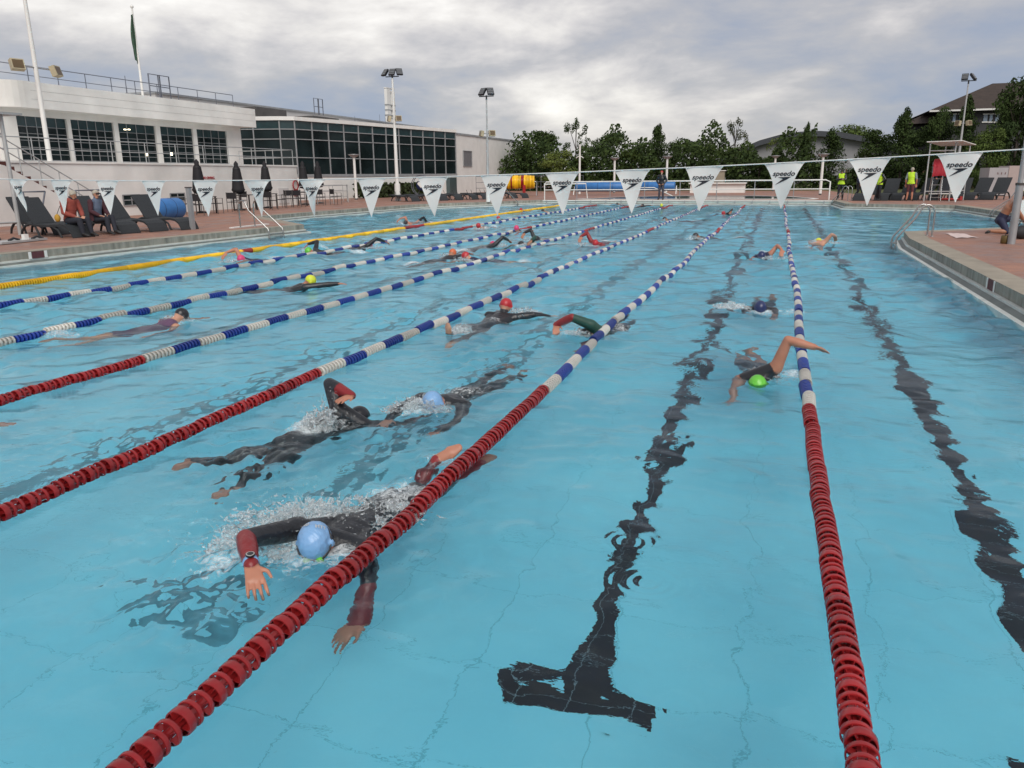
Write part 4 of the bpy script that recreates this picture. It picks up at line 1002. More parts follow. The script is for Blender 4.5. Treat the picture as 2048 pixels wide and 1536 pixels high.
def furniture():
    L0 = lounger_proto((-18.35, 20.1, ZD), rad(-8), 'charcoal lounger at the right end of the left row, back raised steeply')
    spec = [((-18.7, 19.15, ZD), -6, 'charcoal lounger second from the right end of the left row'),
            ((-18.9, 18.3, ZD), -8, 'charcoal lounger just right of the seated woman'),
            ((-19.05, 16.75, ZD), -6, 'charcoal lounger the couple sit on'),
            ((-20.5, 17.6, ZD), -10, 'charcoal lounger just left of the couple, behind the leaning post'),
            ((-20.6, 15.3, ZD), -10, 'leftmost charcoal lounger, cut by the photo edge')]
    for loc, a, lab in spec: dup(L0, loc, rad(a), lab)
    # far left row, backs down
    L1 = None
    for i in range(9):
        y = 46.6+i*.92; x = -22.9+i*.62
        lab = ['black lounger of the far left row right of the white mast base', 'second black lounger of the far left row', 'third black lounger of the far left row, below the hose reel', 'fourth black lounger of the far left row', 'fifth black lounger, near the grey green door', 'sixth black lounger of the far left row', 'seventh black lounger, left of the slim mast', 'eighth black lounger of the far left row', 'black lounger nearest the yellow reel'][i]
        if L1 is None: L1 = lounger_proto((x, y, ZD), rad(-25), lab, back=.06)
        else: dup(L1, (x, y, ZD), rad(-25+6*math.sin(i*2)), lab)
    for i in range(8):
        x = 4.9+i*.92; y = 48.6+i*.17
        dup(L0, (x, y, ZD), rad(-118+7*math.sin(i*1.7)), ['leftmost lounger of the right row behind the vested people', 'second lounger of the right row from the left', 'lounger of the right row directly behind the guard', 'lounger left of the lifeguard ladder chair', 'lounger under the lifeguard canopy', 'lounger right of the lifeguard ladder chair', 'lounger behind the rightmost pennant tip', 'rightmost lounger of the right row'][i], sc=(1.1, 1.1, 1.1))
    # cafe chairs, tables, closed parasols
    black = mat('black_mesh_fabric', (0.014, 0.013, 0.016), .8); alu = mat('brown_grey_tube', (0.12, 0.11, 0.105), .4, .4); ttop = mat('dark_table', (0.018, 0.014, 0.014), .5)
    def chair(loc, rz, lab):
        t = thing('cafe_chair', lab, 'chair', loc, rz, group='cafe chairs by the terrace wall')
        MB().box((0, 0, .45), (.46, .44, .03)).build('seat', black, t); MB().box((0, .23, .74), (.46, .03, .28)).build('backrest', black, t)
        for x in (-.24, .24):
            MB().cyl((x, -.22, 0), (x, -.22, .66), .016, n=8).build('leg', alu, t); MB().cyl((x, .24, 0), (x, .24, .9), .016, n=8).build('leg', alu, t)
            MB().box((x, 0, .665), (.035, .48, .02)).build('armrest', alu, t)
        return t
    def table(loc, lab):
        t = thing('cafe_table', lab, 'table', loc, .2, group='dark square cafe tables'); MB().box((0, 0, .735), (.9, .9, .03)).build('tabletop', ttop, t)
        for x in (-.4, .4):
            for y in (-.4, .4): MB().box((x, y, .36), (.055, .055, .72)).build('leg', ttop, t)
        return t
    def parasol(loc, h, lab):
        t = thing('closed_parasol', lab, 'parasol', loc, group='closed black parasols')
        MB().cyl((0, 0, 0), (0, 0, h), .022, n=8).build('pole', GREYMETAL, t); MB().lathe([(.001, 0), (.25, 0), (.25, .05), (.04, .09)], n=16).build('base', DARK, t)
        n = 16; prof = [(.02, h+.03), (.11, h-.1), (.10, h-.22), (.15, h-.32), (.20, h-.75), (.25, h-1.25), (.28, h-1.32), (.20, h-1.48), (.05, h-1.52)]
        vs = []
        for (r, z) in prof:
            for k in range(n): a = 2*PI*k/n; rr = r*(1+.16*math.cos(8*a)) if r > .12 else r; vs.append((rr*math.cos(a), rr*math.sin(a), z))
        fs = [(i*n+k, (i+1)*n+k, (i+1)*n+(k+1) % n, i*n+(k+1) % n) for i in range(len(prof)-1) for k in range(n)]
        MB().add(vs, fs, 0, True).build('canopy', black, t); MB().lathe([(.16, h-.36), (.17, h-.33), (.16, h-.30)], n=12).build('tie_strap', DARK, t)
        return t
    par = [(392, 318, 30.2, 'leftmost closed black parasol'), (471, 322, 33.0, 'second closed parasol from the left, above the cafe chairs'), (528, 322, 35.8, 'third closed parasol, above the louvred hatch'), (604, 322, 40.5, 'fourth closed parasol, at the corner of the terrace'), (634, 322, 42.5, 'closed black parasol farthest right')]
    for px, pt, Y, lab in par:
        q = P(px, pt, y=Y); parasol((q.x, Y, ZD), q.z-ZD-.03, lab)
    for px, pb, Y, lab in ((405, 425, 29.6, 'cafe table behind the grey deck post'), (490, 415, 33.0, 'cafe table under the second parasol'), (532, 412, 35.2, 'cafe table near the left ladder'), (605, 411, 38.8, 'cafe table below the lifebuoy sign')):
        q = P(px, 400, y=Y); table((q.x, Y, ZD), lab)
    ch = [(376, 29.0, 150, 'cafe chair left of the grey deck post, beside the blue roll'), (398, 28.0, 20, 'cafe chair directly behind the grey deck post'), (430, 29.6, -80, 'cafe chair seen from the side between the grey post and the second parasol'), (468, 31.4, 12, 'cafe chair with its black back to the pool, below the second parasol'), (480, 34.0, 170, 'cafe chair behind the table under the second parasol'), (541, 33.6, 0, 'cafe chair with its black back to the pool, behind the left ladder'), (562, 35.4, 130, 'cafe chair in front of the louvred hatch'), (575, 36.8, 200, 'cafe chair just left of the table below the lifebuoy'), (598, 37.2, 5, 'cafe chair under the lifebuoy with its back to the pool'), (640, 39.6, 15, 'cafe chair right of the table below the lifebuoy'), (672, 40.5, -30, 'rightmost cafe chair in front of the ramp railing')]
    for px, Y, a, lab in ch:
        q = P(px, 400, y=Y); chair((q.x, Y, ZD), rad(a+180), lab)
    # blue cover roll on the left deck
    blue = mat('blue_pool_cover', (0.035, 0.16, 0.42), .45, var=.12, vscale=3, bump=.3, bscale=9)
    q = P(322, 408, y=24.8); t = thing('rolled_pool_cover', 'thick blue pool cover rolled up on the left deck behind the loungers', 'pool cover', (q.x, 24.8, ZD))
    sp = []
    for k in range(60): a = k*.55; sp.append((.36-.0056*k, a))
    mb = MB(); mb.lathe([(.001, -.55), (.38, -.55), (.40, -.5), (.40, .85), (.38, .9), (.001, .9)], (0, 0, .40), axis='Y', n=24); mb.build('roll', blue, t)
    MB().tube([(.9*0, -.56, .4), (.0, -.6, .4)], .06, 8).build('axle', GREYMETAL, t); MB().box((0, -.58, .2), (.06, .05, .4)).build('stand', DARK, t)
    for y in (-.2, .4): MB().lathe([(.403, y-.01), (.408, y), (.403, y+.01)], (0, 0, .4), axis='Y', n=24).build('strap', DARK, t)
    # folding frames against the terrace wall behind the couple
    for i, (a, b, yt, yb_, lab) in enumerate(((46, 90, 384, 440, 'dark folding frame leaning by the stairs, left of the man'), (151, 205, 381, 430, 'dark folding frame behind the seated couple'))):
        q0 = P(a, yt, x=-24.2); q1 = P(b, yt, x=-24.2); t = thing('folding_frame', lab, 'frame', (-24.2, 0, 0)); z = q0.z
        MB().tube([(0, q0.y, ZD), (0, q0.y, z), (0, q1.y, z)], .03, 6).build('frame', RAILM, t)
        MB().tube([(0, q1.y, z), (.1, q0.y+(q1.y-q0.y)*.55, ZD+.35), (0, q0.y, ZD+.3)], .03, 6).build('brace', RAILM, t); MB().cyl((0, q0.y, z*.6), (0, q1.y-.1, z*.6), .02, n=6).build('cross_bar', RAILM, t)
    # lifebuoy sign
    red = mat('sign_red', (0.35, 0.02, 0.03), .5); q = P(595, 372, x=-26.5)
    t = thing('lifebuoy_point', 'red and white rescue sign at the right end of the terrace wall', 'rescue sign', (-26.55, q.y-.15, q.z))
    n = 20; mb = MB(); mb.tube([(.03, .26*math.cos(2*PI*k/n), .26*math.sin(2*PI*k/n)+.05) for k in range(n)], .035, 6, closed=True); mb.build('ring', red, t); MB().box((.02, 0, -.38), (.02, .42, .34)).build('panel', red, t); MB().box((.035, 0, -.38), (.006, .2, .12)).build('pictogram', WHITE, t)
    # hose reel
    t = thing('hose_reel', 'large round hose reel with a blue centre in front of the hall', 'hose reel', P(843, 388, y=54)); t.location.z = ZD+.9
    n = 24
    for s in (-.14, .14): MB().tube([(.72*math.cos(2*PI*k/n), s, .72*math.sin(2*PI*k/n)) for k in range(n)], .028, 6, closed=True).build('wheel', RAILM, t)
    MB().lathe([(.001, -.14), (.34, -.12), (.36, .12), (.001, .14)], axis='Y', n=20).build('hose', mat('navy_hose', (0.02, 0.04, 0.14), .5), t); MB().box((0, -.2, .05), (.42, .05, .2), M=Matrix.Rotation(.8, 3, 'Y')).build('white_band', WHITE, t)
    MB().tube([(-.4, 0, -.9), (0, 0, 0), (.4, 0, -.9)], .03, 6).build('stand', RAILM, t)
    # yellow rope reel
    yel = ROPEMAT['yellow']; q = P(1038, 388, y=60)
    t = thing('lane_rope_reel', 'reel wound with yellow lane rope and a red stretch, beside the white end wall', 'rope reel', (q.x, 60, ZD))
    t.rotation_euler = (0, 0, rad(12)); cz = 1.05
    MB().cyl((-1.35, 0, cz), (1.35, 0, cz), .06).build('axle', STEEL, t)
    rng = random.Random(2)
    for i in range(22):
        x = -1.25+i*.115; col = 'red' if i in (6, 13, 14) else 'yellow'; R_ = .42+.07*rng.random()
        mb = MB(); pr = []
        for k in range(22): a = 2*PI*k/22; pr.append((x, R_*math.cos(a), cz+R_*math.sin(a)*(1.05 if math.sin(a) < 0 else 1)))
        mb.tube(pr, .062, 7, closed=True); mb.build('rope_turn', ROPEMAT[col], t)
    MB().box((.45, -.5, .45), (.22, .06, .75)).build('hanging_end', ROPEMAT['red'], t)
    for s in (-1.4, 1.4): MB().tube([(s, -.45, 0), (s, 0, cz), (s, .45, 0)], .035, 6).build('stand', GREYMETAL, t)
    # far blue cover rolls on reels
    for (a, b, Y, lab) in ((1152, 1262, 62, 'long blue pool cover on a reel, left of the person on the footbridge'), (1282, 1350, 64, 'blue pool cover on a reel behind the person on the footbridge')):
        qa = P(a, 372, y=Y); qb = P(b, 371, y=Y); Lh = (qb.x-qa.x)/2
        t = thing('pool_cover_reel', lab, 'pool cover', ((qa.x+qb.x)/2, Y, ZD), group='blue pool covers on reels beyond the footbridge'); r = .36; cz = .62
        MB().lathe([(.001, -Lh), (r-.03, -Lh), (r, -Lh+.03), (r, Lh-.03), (r-.03, Lh), (.001, Lh)], (0, 0, cz), axis='X', n=20).build('roll', blue, t)
        for k in range(int(Lh*2/1.2)): x = -Lh+.6+k*1.2; MB().lathe([(r+.002, x-.012), (r+.006, x), (r+.002, x+.012)], (0, 0, cz), axis='X', n=20).build('strap', mat('navy_strap', (0.01, 0.04, 0.12), .6), t)
        for s in (-1, 1): MB().tube([(s*(Lh+.12), -.35, 0), (s*(Lh+.12), 0, cz), (s*(Lh+.12), .35, 0)], .04, 6).build('stand', WHITE, t)
    # park bench-like white kiosk blocks beyond the paddling pool
    q0 = P(1380, 376, y=68); q1 = P(1490, 370, y=68)
    o = MB().span((q0.x, 68, ZD), (q1.x, 69.5, 1.0)).box(((q0.x+q1.x)/2, 68.7, 1.04), (abs(q1.x-q0.x)+.2, 1.9, .08)).build('low_white_wall', WHITE); tag(o, 'low white wall block beyond the paddling pool in front of the lawn', 'wall')
    q0 = P(1438, 357, y=78); t = thing('kiosk', 'small beige kiosk standing on a slab at the edge of the lawn', 'kiosk', (q0.x, 78, .3))
    MB().box((0, 0, 1.0), (1.0, 1.0, 1.5)).build('cabin', mat('beige_panel', (0.28, 0.24, 0.18), .7), t); MB().box((.3, 0, .1), (3.2, 1.6, .22)).build('slab', CONC, t); MB().box((0, 0, 1.78), (1.2, 1.2, .07)).build('roof', CONC, t)
    # white panelled cabins at the right
    pan = mat('pale_grey_panel', (0.36, 0.35, 0.36), .6, var=.06, vscale=.8, stretch=(5, 5, .3)); pk = mat('pinkish_panel', (0.40, 0.33, 0.31), .6, var=.05)
    Y = 56.5; q0 = P(1973, 389, y=Y); q1 = P(2018, 335, y=Y)
    t = thing('panel_cabin', 'pale panelled cabin with two rows of faint red marks at the right edge', 'cabin', (0, 0, 0))
    MB().span((q0.x, Y, ZD+.05), (q1.x, Y+2.5, ZD+1.02)).build('lower_panel', pan, t); MB().span((q0.x-.02, Y-.02, ZD+1.03), (q1.x, Y+2.5, q1.z)).build('upper_panel', pan, t)
    MB().span((q1.x+.01, Y-.05, ZD-.05), (q1.x+1.1, Y+2.5, q1.z+.1)).build('pink_panel', pk, t); MB().span((q1.x+1.12, Y-.1, ZD-.1), (q1.x+4.2, Y+2.5, q1.z+.12)).build('end_panel', pan, t)
    mb = MB()
    for r_ in (.38, 1.35):
        for k in range(6): mb.box((q0.x+.45+k*.20, Y-.03, ZD+r_), (.05, .006, .13), M=Matrix.Rotation(.2*(k % 3-1), 3, 'Y'))
    mb.build('faint_lettering', mat('faded_red_print', (0.16, 0.09, 0.09), .8), t)
    # rescue tube stand in yellow and black right of the grey post
    q = P(2046, 388, y=30); t = thing('white_board', 'white board with a yellow and black band at the right edge behind the kneeling man', 'board', (q.x, 30, ZD)); MB().box((.35, 0, .75), (.9, .06, 1.5)).build('board', WHITE, t); MB().box((.1, -.035, .78), (.35, .01, .16)).build('yellow_band', mat('warning_yellow', (0.5, 0.38, 0.03), .5), t); MB().box((-.08, -.034, .8), (.1, .012, .2)).build('black_band', DARK, t)
    for x in (0, .7): MB().box((x, 0, .0), (.08, .4, .05)).build('foot', DARK, t)
furniture()

def footbridge():
    t = thing('footbridge', 'low white footbridge closing the far end of the lanes', 'footbridge')
    a = Vector((-14.45, 49.15)); b = Vector((2.95, 48.15)); d = (b-a); L_ = d.length; d.normalize(); n = Vector((-d.y, d.x)); ang = math.atan2(d.y, d.x)
    M = Matrix.Rotation(ang, 3, 'Z'); mid = (a+b)/2+n*.45
    MB().box((mid.x, mid.y, .24), (L_, .9, .06), M=M).build('walkway', WHITE, t)
    pm = (a+b)/2+n*.06; MB().box((pm.x, pm.y, -.32), (L_, .04, 1.0), M=M).build('panel', mat('pale_green_panel', (0.42, 0.52, 0.50), .35, var=.12, vscale=2), t)
    MB().box((pm.x, pm.y-.04, .235), (L_, .05, .045), M=M).build('edge_beam', WHITE, t)
    st = MB().box((0, 0, -.1), (.05, .05, .6)); sm_ = bpy.data.meshes.new('stanchion'); sm_.from_pydata(st.v, [], st.f); sm_.materials.append(GREYMETAL)
    for k in range(18): q = a+d*(L_*(k+.5)/18)-n*.03; o = link('stanchion', sm_, t, (q.x, q.y, .05))
    # white safety rail behind it
    r = thing('safety_rail', 'white two bar safety rail behind the person on the footbridge', 'railing')
    off = n*.95; p0 = a+off; p1 = b+off
    MB().tube([(p0.x, p0.y, ZD), (p0.x, p0.y, 1.1+ZD-.1), (p0.x+.12, p0.y, 1.1+ZD), (p1.x-.5, p1.y, 1.1+ZD), (p1.x-.25, p1.y, 1.1+ZD-.1), (p1.x-.25, p1.y, ZD)], .04, 8).build('top_rail', WHITE, r)
    MB().tube([(p0.x, p0.y, .6+ZD), (p1.x-.25, p1.y, .6+ZD)], .032, 8).build('mid_rail', WHITE, r)
    pmh = MB().cyl((0, 0, 0), (0, 0, 1.08), .025, n=8); me = bpy.data.meshes.new('post'); me.from_pydata(pmh.v, [], pmh.f); me.materials.append(GREYMETAL)
    for k in range(1, 8): q = p0+(p1-p0)*k/8; link('post', me, r, (q.x, q.y, ZD))
    # shallow paddling pool beyond, white rim and greyish water
    poly = [(-12.4, 50.4), (-10.6, 54.5), (-8.5, 57.2), (-5.5, 58.2), (-1.5, 57.5), (.8, 55.6), (2.3, 51.0), (2.0, 49.9), (-11.8, 50.0)]
    k = len(poly); inn = [(p[0]*.955-.22, (p[1]-53.6)*.9+53.6) for p in poly]
    mb = MB(); vs, fs = ring(poly, ZD+.03, inn, ZD+.03); mb.add(vs, fs); vs, fs = ring(poly, ZD, poly, ZD+.03); mb.add(vs, fs); mb.build('paddling_pool_rim', WHITE, kind='structure')
    m = mat('shallow_water', (0.16, 0.22, 0.24), .06, var=.2, vscale=1.5, bump=.25, bscale=6); MB().add([(p[0], p[1], ZD+.012) for p in inn], [tuple(range(k))[::-1] if False else tuple(range(k))]).build('paddling_pool_water', m, kind='structure')
    t = thing('side_railing', 'grey bars with white top rail at the left end of the footbridge', 'railing'); 
    MB().tube([(-14.2, 49.4, ZD), (-14.2, 49.4, 1.25), (-12.0, 51.5, 1.25), (-11.9, 51.6, ZD)], .035, 8).build('top_rail', WHITE, t); MB().tube([(-9.3, 53, ZD), (-9.3, 53, .95), (-7.8, 53.2, .95), (-6.6, 53.4, .4)], .03, 8).build('entry_rail', WHITE, t)
footbridge()

def lifeguard():
    Y = 46.8
    t = thing('lifeguard_canopy', 'white framed lifeguard shelter with a flat roof on tall posts', 'shelter')
    q = P(1845, 402, z=ZD); x0 = q.x; zt = P(1850, 286, y=Y).z; w, dd = 1.12, 1.7
    # posts
    for (x, y) in ((x0, Y-.2), (x0+w, Y-.5), (x0+1.05, Y+dd), (x0+2.15, Y+dd-.2)): MB().cyl((x, y, ZD), (x, y, zt), .035, n=8).build('post', RAILW, t)
    MB().add([(x0-.25, Y-.6, zt+.02), (x0+w+.2, Y-.85, zt+.04), (x0+2.5, Y+dd+.2, zt-.10), (x0+.9, Y+dd+.5, zt-.12), (x0-.25, Y-.6, zt+.055), (x0+w+.2, Y-.85, zt+.075), (x0+2.5, Y+dd+.2, zt-.065), (x0+.9, Y+dd+.5, zt-.085)], [(3, 2, 1, 0), (4, 5, 6, 7), (0, 1, 5, 4), (1, 2, 6, 5), (2, 3, 7, 6), (3, 0, 4, 7)]).build('roof', WHITE, t)
    MB().cyl((x0, Y-.2, zt-.4), (x0+w, Y-.5, zt-.4), .025).cyl((x0, Y-.2, zt-.4), (x0+1.05, Y+dd, zt-.4), .025).cyl((x0, Y-.2, ZD+.5), (x0+w, Y-.5, ZD+.5), .025).cyl((x0+w, Y-.5, ZD+.5), (x0+2.15, Y+dd-.2, ZD+.5), .025).build('brace', RAILW, t)
    c = thing('lifeguard_chair', 'tall ladder chair inside the white shelter, draped with a red cover', 'lifeguard chair', (x0+.62, Y+.45, ZD))
    for s in (-.22, .22): MB().cyl((s*1.1-.05, -.45, 0), (s, -.08, 1.45), .022, n=8).build('rail', STEEL, c); MB().cyl((s*1.2, .55, 0), (s, .2, 1.45), .022, n=8).build('leg', STEEL, c)
    for k in range(4): f = (k+.6)/4.6; MB().box((-.05*(1-f), -.45+.37*f, 1.45*f), (.44, .09, .025)).build('rung', STEEL, c)
    MB().box((0, .08, 1.45), (.5, .42, .04)).build('seat', RAILW, c); MB().box((0, .30, 1.72), (.5, .03, .5)).build('backrest', RAILW, c)
    # red drape hanging over the front
    n, m = 14, 12; vs = []
    for j in range(m+1):
        for k in range(n+1):
            u = k/n*2-1; v = j/m; vs.append((u*(.30+.05*v), -.20-.34*math.sin(v*1.9)+.02*math.sin(u*9+v*3), 2.08-.80*v-.06*abs(u)**3))
    MB().add(vs, [(j*(n+1)+k, (j+1)*(n+1)+k, (j+1)*(n+1)+k+1, j*(n+1)+k+1) for j in range(m) for k in range(n)], 0, True).build('red_cover', mat('bright_red_fabric', (0.34, 0.012, 0.025), .7, var=.2, vscale=6), c)
    q = P(1900, 401, z=ZD); o = thing('rescue_sled', 'red rescue board lying under the rightmost pennant tip', 'rescue board', q)
    mb = MB(); mb.ball((0, 0, .07), .1, n=12, m=8, sc=(5.5, 2.0, .6)); mb.build('board', mat('red_foam', (0.32, 0.02, 0.02), .5), o); MB().box((.5, 0, .12), (.12, .2, .2)).build('handle', mat('red_foam', (0.3, 0.02, 0.02), .5), o)
    MB().box((-.3, .1, .35), (1.5, .2, .04)).build('shelf', WHITE, o)
lifeguard()

def small_things():
    # towel on the right deck
    a = [P(1891, 467, z=ZD), P(1925, 468, z=ZD), P(1958, 476, z=ZD), P(1912, 477, z=ZD)]
    n = 8; vs = []
    for j in range(n+1):
        for k in range(n+1):
            u, v = k/n, j/n; p = (a[0]*(1-u)+a[1]*u)*(1-v)+(a[3]*(1-u)+a[2]*u)*v
            vs.append((p.x, p.y, ZD+.006+.018*abs(math.sin(u*7+v*3))*math.sin(v*4+1)**2))
    o = MB().add(vs, [(j*(n+1)+k, (j+1)*(n+1)+k, (j+1)*(n+1)+k+1, j*(n+1)+k+1) for j in range(n) for k in range(n)], 0, True).build('towel', mat('pinkish_white_towel', (0.62, 0.5, 0.47), .9)); tag(o, 'crumpled pale towel lying on the right deck', 'towel')
    q = P(2009, 487, z=ZD); t = thing('brass_pot', 'small brownish metal pot standing beside the tall grey post', 'pot', q)
    MB().lathe([(.001, 0), (.075, 0), (.085, .03), (.082, .15), (.07, .17), (.06, .17), (.06, .02)], n=18).build('body', mat('dull_brass', (0.16, 0.11, 0.04), .4, .5), t); MB().cyl((0, 0, .15), (.0, 0, .22), .008).build('stem', DARK, t); MB().lathe([(.001, .17), (.07, .172)], n=18).build('lid', mat('dull_brass', (0.16, 0.11, 0.04), .4, .5), t)
    q = P(2042, 478, z=ZD); t = thing('sports_bag', 'black sports bag on the deck in front of the kneeling man', 'bag', q, .5)
    MB().ball((0, 0, .15), .15, n=16, m=10, sc=(1.5, .9, 1)).build('body', mat('black_nylon', (0.018, 0.019, 0.022), .7), t); MB().tube([(-.12, 0, .3), (-.08, 0, .4), (.08, 0, .4), (.12, 0, .3)], .012, 6).build('handle', DARK, t); MB().tube([(-.26, 0, .2), (-.35, -.1, .04), (-.42, -.2, .02)], .012, 6).build('strap', DARK, t)
    # goggles, bottle and strap on the kerb at the left edge
    q = P(12, 487, z=ZD); o = thing('spine_board', 'pale low board lying at the left edge of the left deck', 'board', q); MB().box((0, .3, .04), (.5, 1.5, .05), M=Matrix.Rotation(.15, 3, 'Z')).build('board', RAILW, o)
    mb = MB().tube([(0.1, 0, .07), (.1, .15, .12), (.1, .3, .07)], .03, 6); mb.build('black_strap', DARK, o); MB().tube([(0.1, .65, .07), (.1, .8, .12), (.1, .98, .06)], .03, 6).build('black_strap', DARK, o); MB().box((.1, .47, .13), (.1, .12, .13)).build('buckle_block', WHITE, o)
    # yellow shoulder bag hanging by the man
    # depth markings on the coping faces
    for (x, y0, s) in ((-15.31, 13.1, 1), (2.945, 12.6, -1)):
        t = thing('depth_marker', 'dark red marker with two white bars painted on the '+('left' if s > 0 else 'right')+' pool edge', 'marking', (x+s*.003, y0, 0), group='lane end markers painted on the pool edges')
        MB().box((0, 0, .2), (.004, .3, .15)).build('red_band', mat('dark_red_paint', (0.10, 0.03, 0.035), .7), t)
        for d in (-.2, .2): MB().box((0, d, .2), (.006, .07, .15)).build('white_bar', WHITE, t)
    # slab of wet white cloth by the left ladder
    q = P(500, 453, z=ZD); o = MB().box((q.x, q.y, ZD+.02), (.15, 2.0, .035), rz=rad(3)).build('white_kerb_strip', WHITE); tag(o, 'narrow white strip on the deck at the foot of the left ladder', 'strip')
small_things()
# ------------------------------------------------------------------ people: one continuous body, clothes as shells over it
V = Vector
SKIN = {'pale': mat('skin_pale', (0.52, 0.27, 0.18), .5, var=.08, vscale=9, sss=.15), 'tan': mat('skin_tan', (0.36, 0.17, 0.10), .45, var=.08, vscale=9, sss=.12), 'warm': mat('skin_warm', (0.44, 0.19, 0.12), .45, var=.08, vscale=9, sss=.12)}
SUIT = {'black': mat('black_neoprene', (0.014, 0.016, 0.020), .30, var=.35, vscale=14, bump=.55, bscale=26), 'red': mat('red_neoprene', (0.21, 0.016, 0.018), .35, var=.15, bump=.4, bscale=28), 'green': mat('dark_green_neoprene', (0.015, 0.06, 0.045), .5), 'navy': mat('navy_fabric', (0.012, 0.016, 0.05), .7),
        'pink': mat('pink_silicone', (0.60, 0.05, 0.16), .35), 'capred': mat('red_silicone', (0.42, 0.022, 0.03), .35), 'capblue': mat('light_blue_silicone', (0.20, 0.38, 0.64), .30, var=.06, bump=.5, bscale=16, stretch=(.7, 2.4, 1)), 'capgreen': mat('lime_silicone', (0.13, 0.48, 0.05), .3, bump=.5, bscale=22), 'capyellow': mat('yellow_silicone', (0.62, 0.68, 0.04), .35), 'caporange': mat('orange_silicone', (0.60, 0.14, 0.05), .35), 'capnavy': mat('navy_silicone', (0.02, 0.03, 0.10), .3), 'capblack': mat('black_silicone', (0.015, 0.016, 0.02), .3),
        'hivis': mat('hi_vis_yellow', (0.50, 0.75, 0.03), .7, var=.05), 'redjacket': mat('brick_red_jacket', (0.26, 0.055, 0.04), .8, var=.12, vscale=10, bump=.3, bscale=25), 'plum': mat('plum_jacket', (0.06, 0.018, 0.026), .85, bump=.3, bscale=25), 'blueshirt': mat('grey_blue_shirt', (0.10, 0.13, 0.19), .85), 'denim': mat('dark_trousers', (0.018, 0.021, 0.032), .85, bump=.3, bscale=30), 'greyhair': mat('grey_hair', (0.36, 0.33, 0.27), .8, var=.25, vscale=40), 'darkhair': mat('dark_hair', (0.02, 0.014, 0.01), .7), 'shoe': mat('dark_shoe', (0.02, 0.02, 0.02), .5), 'khaki': mat('red_shorts', (0.10, 0.03, 0.035), .8), 'greytrouser': mat('grey_trousers', (0.06, 0.055, 0.07), .85), 'sleevegrey': mat('grey_sleeve', (0.22, 0.25, 0.25), .8)}
def closed_capsule(a, b, ra, rb, side=None, sx=1.0, sy=1.0, n=14):
    """rounded cone with elliptic section; sx along the side vector, sy across"""
    a, b = V(a), V(b); d = b-a; L_ = d.length; w = d.normalized() if L_ > 1e-5 else V((0, 0, 1))
    s = V(side) if side is not None else w.orthogonal(); s = (s-w*s.dot(w)); s = s.normalized() if s.length > 1e-4 else w.orthogonal().normalized(); t = w.cross(s)
    pr = []
    for k in range(1, 5): an = PI/2*(1-k/4); pr.append((ra*math.cos(an), -ra*math.sin(an)))
    for k in range(0, 4): an = PI/2*k/4; pr.append((rb*math.cos(an), L_+rb*math.sin(an)))
    vs = [a-w*ra]
    for (r, h) in pr:
        for k in range(n): an = 2*PI*k/n; vs.append(a+w*h+s*(r*sx*math.cos(an))+t*(r*sy*math.sin(an)))
    vs.append(b+w*rb); m = len(pr); fs = []
    for k in range(n): fs.append((0, 1+(k+1) % n, 1+k)); fs.append((len(vs)-1, 1+(m-1)*n+k, 1+(m-1)*n+(k+1) % n))
    for i in range(m-1):
        for k in range(n): fs.append((1+i*n+k, 1+i*n+(k+1) % n, 1+(i+1)*n+(k+1) % n, 1+(i+1)*n+k))
    return vs, fs, (a, w, s, t, L_, ra, rb, sx, sy)
def voxel_mesh(prims, voxel, iters=3):
    mb = MB(); info = []
    for p in prims:
        vs, fs, nf = closed_capsule(*p[:4], **(p[5] if len(p) > 5 else {})); mb.add(vs, fs); info.append((nf, p[4]))
    me = bpy.data.meshes.new('tmp'); me.from_pydata(mb.v, [], mb.f); o = bpy.data.objects.new('tmp', me); COL.objects.link(o)
    r = o.modifiers.new('r', 'REMESH'); r.mode = 'VOXEL'; r.voxel_size = voxel; s = o.modifiers.new('s', 'SMOOTH'); s.factor = .5; s.iterations = iters
    dg = bpy.context.evaluated_depsgraph_get(); out = bpy.data.meshes.new_from_object(o.evaluated_get(dg)); bpy.data.objects.remove(o); bpy.data.meshes.remove(me)
    n = len(out.vertices); co = np.empty(n*3); out.vertices.foreach_get('co', co); co = co.reshape(n, 3)
    best = np.full(n, 1e9); tg = np.zeros(n, int); tags = sorted({t for _, t in info})
    for (a, w, s, t, L_, ra, rb, sx, sy), tag_ in info:
        q = co-np.array(a); h = q @ np.array(w); f = np.clip(h/max(L_, 1e-5), 0, 1); r_ = ra+(rb-ra)*f
        dh = h-f*L_; d = np.sqrt((q @ np.array(s)/sx)**2+(q @ np.array(t)/sy)**2+dh**2)-r_
        m = d < best; best[m] = d[m]; tg[m] = tags.index(tag_)
    out.polygons.foreach_set('use_smooth', np.ones(len(out.polygons), bool)); out.update()
    return out, co, tg, tags
def shell(me, facesel, off, name, m, parent, thick=True):
    """copy the chosen faces of the body mesh, pushed out along the normals"""
    bm = bmesh.new(); bm.from_mesh(me); bm.verts.ensure_lookup_table(); bm.faces.ensure_lookup_table(); bm.normal_update()
    for v in bm.verts: v.co += v.normal*off
    bmesh.ops.delete(bm, geom=[f for f, k in zip(list(bm.faces), facesel) if not k], context='FACES')
    o = None
    if bm.faces:
        out = bpy.data.meshes.new(name); bm.to_mesh(out); out.materials.clear(); out.materials.append(m)
        for p in out.polygons: p.use_smooth = True
        out.materials[0] = m; out.polygons.foreach_set('material_index', [0]*len(out.polygons)); o = link(name, out, parent)
    bm.free(); return o
